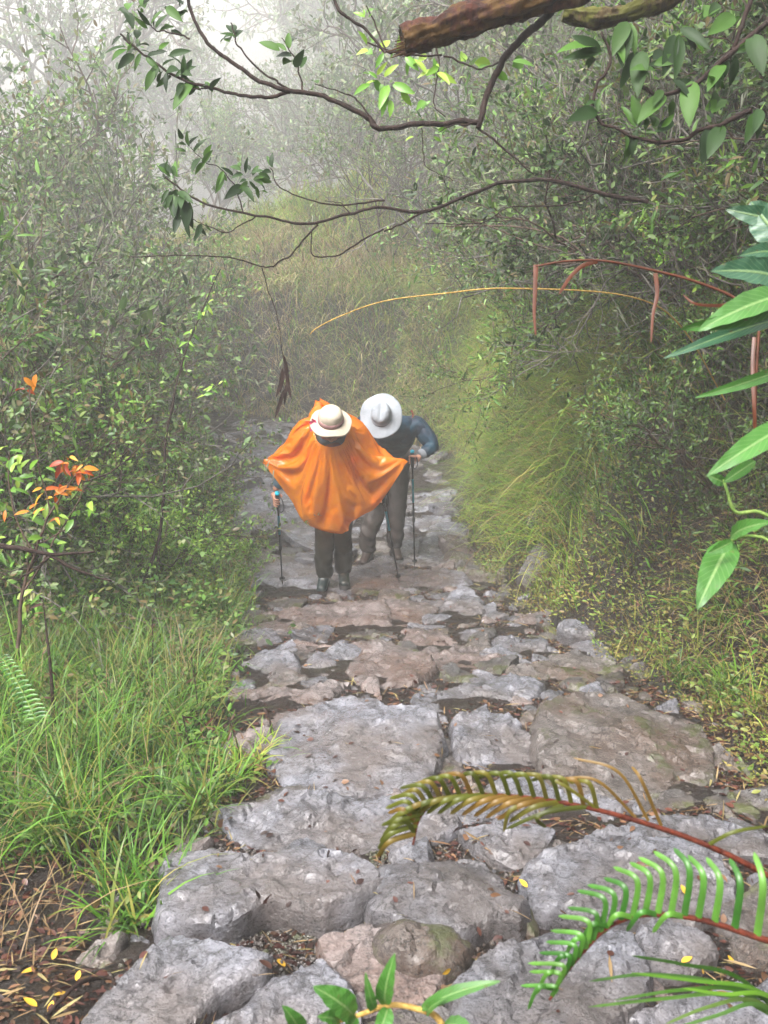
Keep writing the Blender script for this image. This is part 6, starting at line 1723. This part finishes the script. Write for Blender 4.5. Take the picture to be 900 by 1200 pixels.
# weed clumps hugging the big slab's left end
for i, (px_, py_, k_, s_, lab) in enumerate([(285, 905, 40, .13, 'yellow green weed clump against the left end of the largest slab'), (305, 880, 34, .12, 'weed clump filling the notch behind the largest slab corner'), (262, 930, 34, .15, 'broad-bladed grass clump beside the flecked slab'), (232, 950, 40, .18, 'broad-bladed bright grass clump left of the flecked slab'), (195, 1010, 40, .16, 'bright grass clump touching the blocky stone with the wet hollow'), (150, 1090, 36, .16, 'grass clump above the lower left boulder slab'), (290, 655, 30, .18, 'grassy clump at the path edge behind the left pole'), (305, 640, 26, .16, 'small grassy clump next to the dark shadowed stone edge'), (845, 815, 60, .16, 'bright grass rosette at the right edge above the red litter'), (800, 800, 40, .14, 'grass clump left of the bright rosette on the right bank foot')]):
    g_ = ground_hit(px_, py_); rs = np.random.default_rng(i + 80)
    rt_ = empty('grass_clump', tuple(g_), lab, 'grass clump', 'grass clumps along the path edges')
    n_ = k_ * 2; bs = np.column_stack([g_.x + rs.normal(size=n_) * .035, g_.y + rs.normal(size=n_) * .035, np.zeros(n_)]); bs[:, 2] = gh(bs[:, 0], bs[:, 1]) - .01
    mb = MB(); mb.blades(bs, rs.uniform(0, 6.283, n_), rs.uniform(.5, 1.2, n_) * s_ * 1.25, rs.uniform(.004, .010, n_), rs.uniform(.0, .6, n_), rs.uniform(.8, 2.1, n_), 6, seed=i)
    mb.build('blades', M['grass'] if i not in (0, 1) else M['grass_bank'], rt_)
    m2_ = MB(); q = 26; b3 = np.column_stack([g_.x + rs.normal(size=q) * .05, g_.y + rs.normal(size=q) * .05, np.zeros(q)]); b3[:, 2] = gh(b3[:, 0], b3[:, 1]) + rs.uniform(.01, .09, q)
    m2_.leaves(T_OVAL, b3, rdir(rs, q), rdir(rs, q) * .5 + np.array([0, 0, 1]), rs.uniform(.02, .04, q)); m2_.build('herb_leaves', M['cover'], rt_)
# long thin blades from the lower right corner
rt_ = empty('grass_clump', tuple(P(930, 1180, 1.2)), 'thin arching blades sweeping in from the lower right corner', 'grass clump')
mb = MB(); rs = np.random.default_rng(91)
for (a_, b_, c_, d_) in [(760, 1142, 690, 1150), (800, 1160, 720, 1172), (780, 1170, 690, 1180), (820, 1150, 740, 1140), (830, 1180, 780, 1200), (800, 1130, 740, 1120), (850, 1165, 800, 1158), (840, 1190, 760, 1215)]:
    ribbon(mb, [P(935, 1195 + rs.uniform(-20, 20), 1.2), P((935 + a_) / 2, (1180 + b_) / 2 - 8, 1.15), P(a_, b_, 1.12), P(c_, d_, 1.1)], .006, .003, .3)
mb.build('blades', M['grass'], rt_)

# dry arching twig and fallen yellow leaves in the bare corner
pts_ = [ground_hit(a_, b_) + Vector((0, 0, .015 + .03 * (k == 1))) for k, (a_, b_) in enumerate([(55, 1198), (95, 1172), (128, 1152), (136, 1160)])]
rt_ = empty('fallen_twig', tuple(pts_[0]), 'dark bent twig lying by the lower left boulder slab', 'twig')
MB().tube(catmull(pts_, 6), .005, .003, 6).build('stem', M['bark_dark'], rt_)
YL = [(62, 1127, 'yellow fallen leaf topmost in the bare lower left corner'), (44, 1137, 'small yellow leaf just left of the topmost one'), (44, 1182, 'orange fallen leaf nearest the bottom left corner'), (78, 1165, 'yellow leaf in the middle of the bare corner'), (90, 1152, 'pale yellow leaf right of the middle one in the bare corner'), (58, 1190, 'small yellow leaf above the bottom edge at the left'),
      (326, 1126, 'bright orange fallen leaf on the gravel behind the bottom slab'), (305, 1127, 'brown curled leaf left of the bright orange one on the gravel'), (528, 1138, 'orange fallen leaf in the litter left of the tilted slab'), (618, 1042, 'orange leaf in the hollow right of the humped rock'), (798, 1130, 'yellow leaf beside the fist-shaped stone under the green fern'), (822, 1135, 'pale leaf right of the yellow one under the green fern'), (860, 1133, 'small yellow leaf farthest right under the green fern'), (805, 1052, 'orange leaf just above the green fern stem')]
for i, (a_, b_, lab) in enumerate(YL):
    g_ = ground_hit(a_, b_); z_, nn_ = drop(g_.x, g_.y)
    rs = np.random.default_rng(i + 7); mb = MB(); d_ = rdir(rs, 1)[0]; d_[2] = .12
    mb.leaves(leaf_t(.26, .08, .10, 6), [(g_.x, g_.y, g_.z + .006)], [tuple(d_)], [tuple(nn_)], [rs.uniform(.022, .036) * (1.3 if 'bright' in lab else 1)])
    o = mb.build('fallen_leaf', M['yellow_leaf'] if 'brown' not in lab else M['litter'])
    tag(o, lab, 'leaf', 'fallen leaves lying on the path')
# rocks in the right bank
for (pl, lab, mt) in [([(626, 600), (640, 592), (655, 600), (652, 622), (632, 628), (622, 615)], 'bluish grey rock set in the face of the right bank', 'rock'), ([(612, 668), (625, 650), (648, 648), (655, 680), (640, 712), (618, 708)], 'dark earthy rock under a hollow in the right bank', 'rock_dark'), ([(535, 575), (548, 560), (558, 590), (552, 628), (536, 622)], 'dark bare earth boulder at the bank corner beyond the rear hiker', 'rock_dark')]:
    c_ = np.array(pl, float).mean(0); g_ = ground_hit(*c_); d_ = g_.y * CP - g_.z * SP
    rs = np.random.default_rng(len(lab)); bm = bmesh.new(); bmesh.ops.create_icosphere(bm, subdivisions=5, radius=1)
    sx, sz = np.ptp([p_[0] for p_ in pl]) / 2 * d_ / FPX, np.ptp([p_[1] for p_ in pl]) / 2 * d_ / FPX
    for v in bm.verts:
        q = v.co.copy()
        f = 1 + .5 * float(fbm(np.array([q.x * 1.6 + q.z]), np.array([q.y * 1.6 - q.z * .7]), 5, 4)[0])
        for nvec in [(1, .2, .3), (-.8, .3, .5), (.1, -1, .2), (.2, .3, -1), (-.3, -.8, .6)]:
            nv_ = Vector(nvec).normalized(); dq = q.dot(nv_) * f
            if dq > .78: f *= .78 / dq
        v.co = Vector((q.x * sx * 1.25, q.y * sx * 1.1, q.z * sz * 1.2)) * f
    me = bpy.data.meshes.new('rock'); bm.to_mesh(me); bm.free(); me.materials.append(M[mt])
    for p_ in me.polygons: p_.use_smooth = True
    o = bpy.data.objects.new('rock', me); COL.objects.link(o); o.location = g_ + Vector((0, sx * .35, 0))
    tag(o, lab, 'rock', 'rocks in the verges')

# ------------------------------------------------------------------ haze
hz, n, b = newmat('mist')
n.nodes.remove(b)
pv = n.nodes.new('ShaderNodeVolumePrincipled')
pv.inputs['Color'].default_value = (.99, .99, .98, 1)
pv.inputs['Density'].default_value = .0078
pv.inputs['Anisotropy'].default_value = .0
n.links.new(pv.outputs[0], n.nodes['Material Output'].inputs['Volume'])
zlo = float(Z.min()) - 1
x0, x1, y0, y1, z1 = -51, 51, -13, 131, float(max(Z.max(), 12)) + 1
V = [(x, y, z) for z in (zlo, z1) for y in (y0, y1) for x in (x0, x1)]
F = [(0, 2, 3, 1), (4, 5, 7, 6), (0, 1, 5, 4), (2, 6, 7, 3), (0, 4, 6, 2), (1, 3, 7, 5)]
haze = mesh_np('haze', V, [F], hz)
tag(haze, 'pale mist hanging over the whole path', kind='stuff')
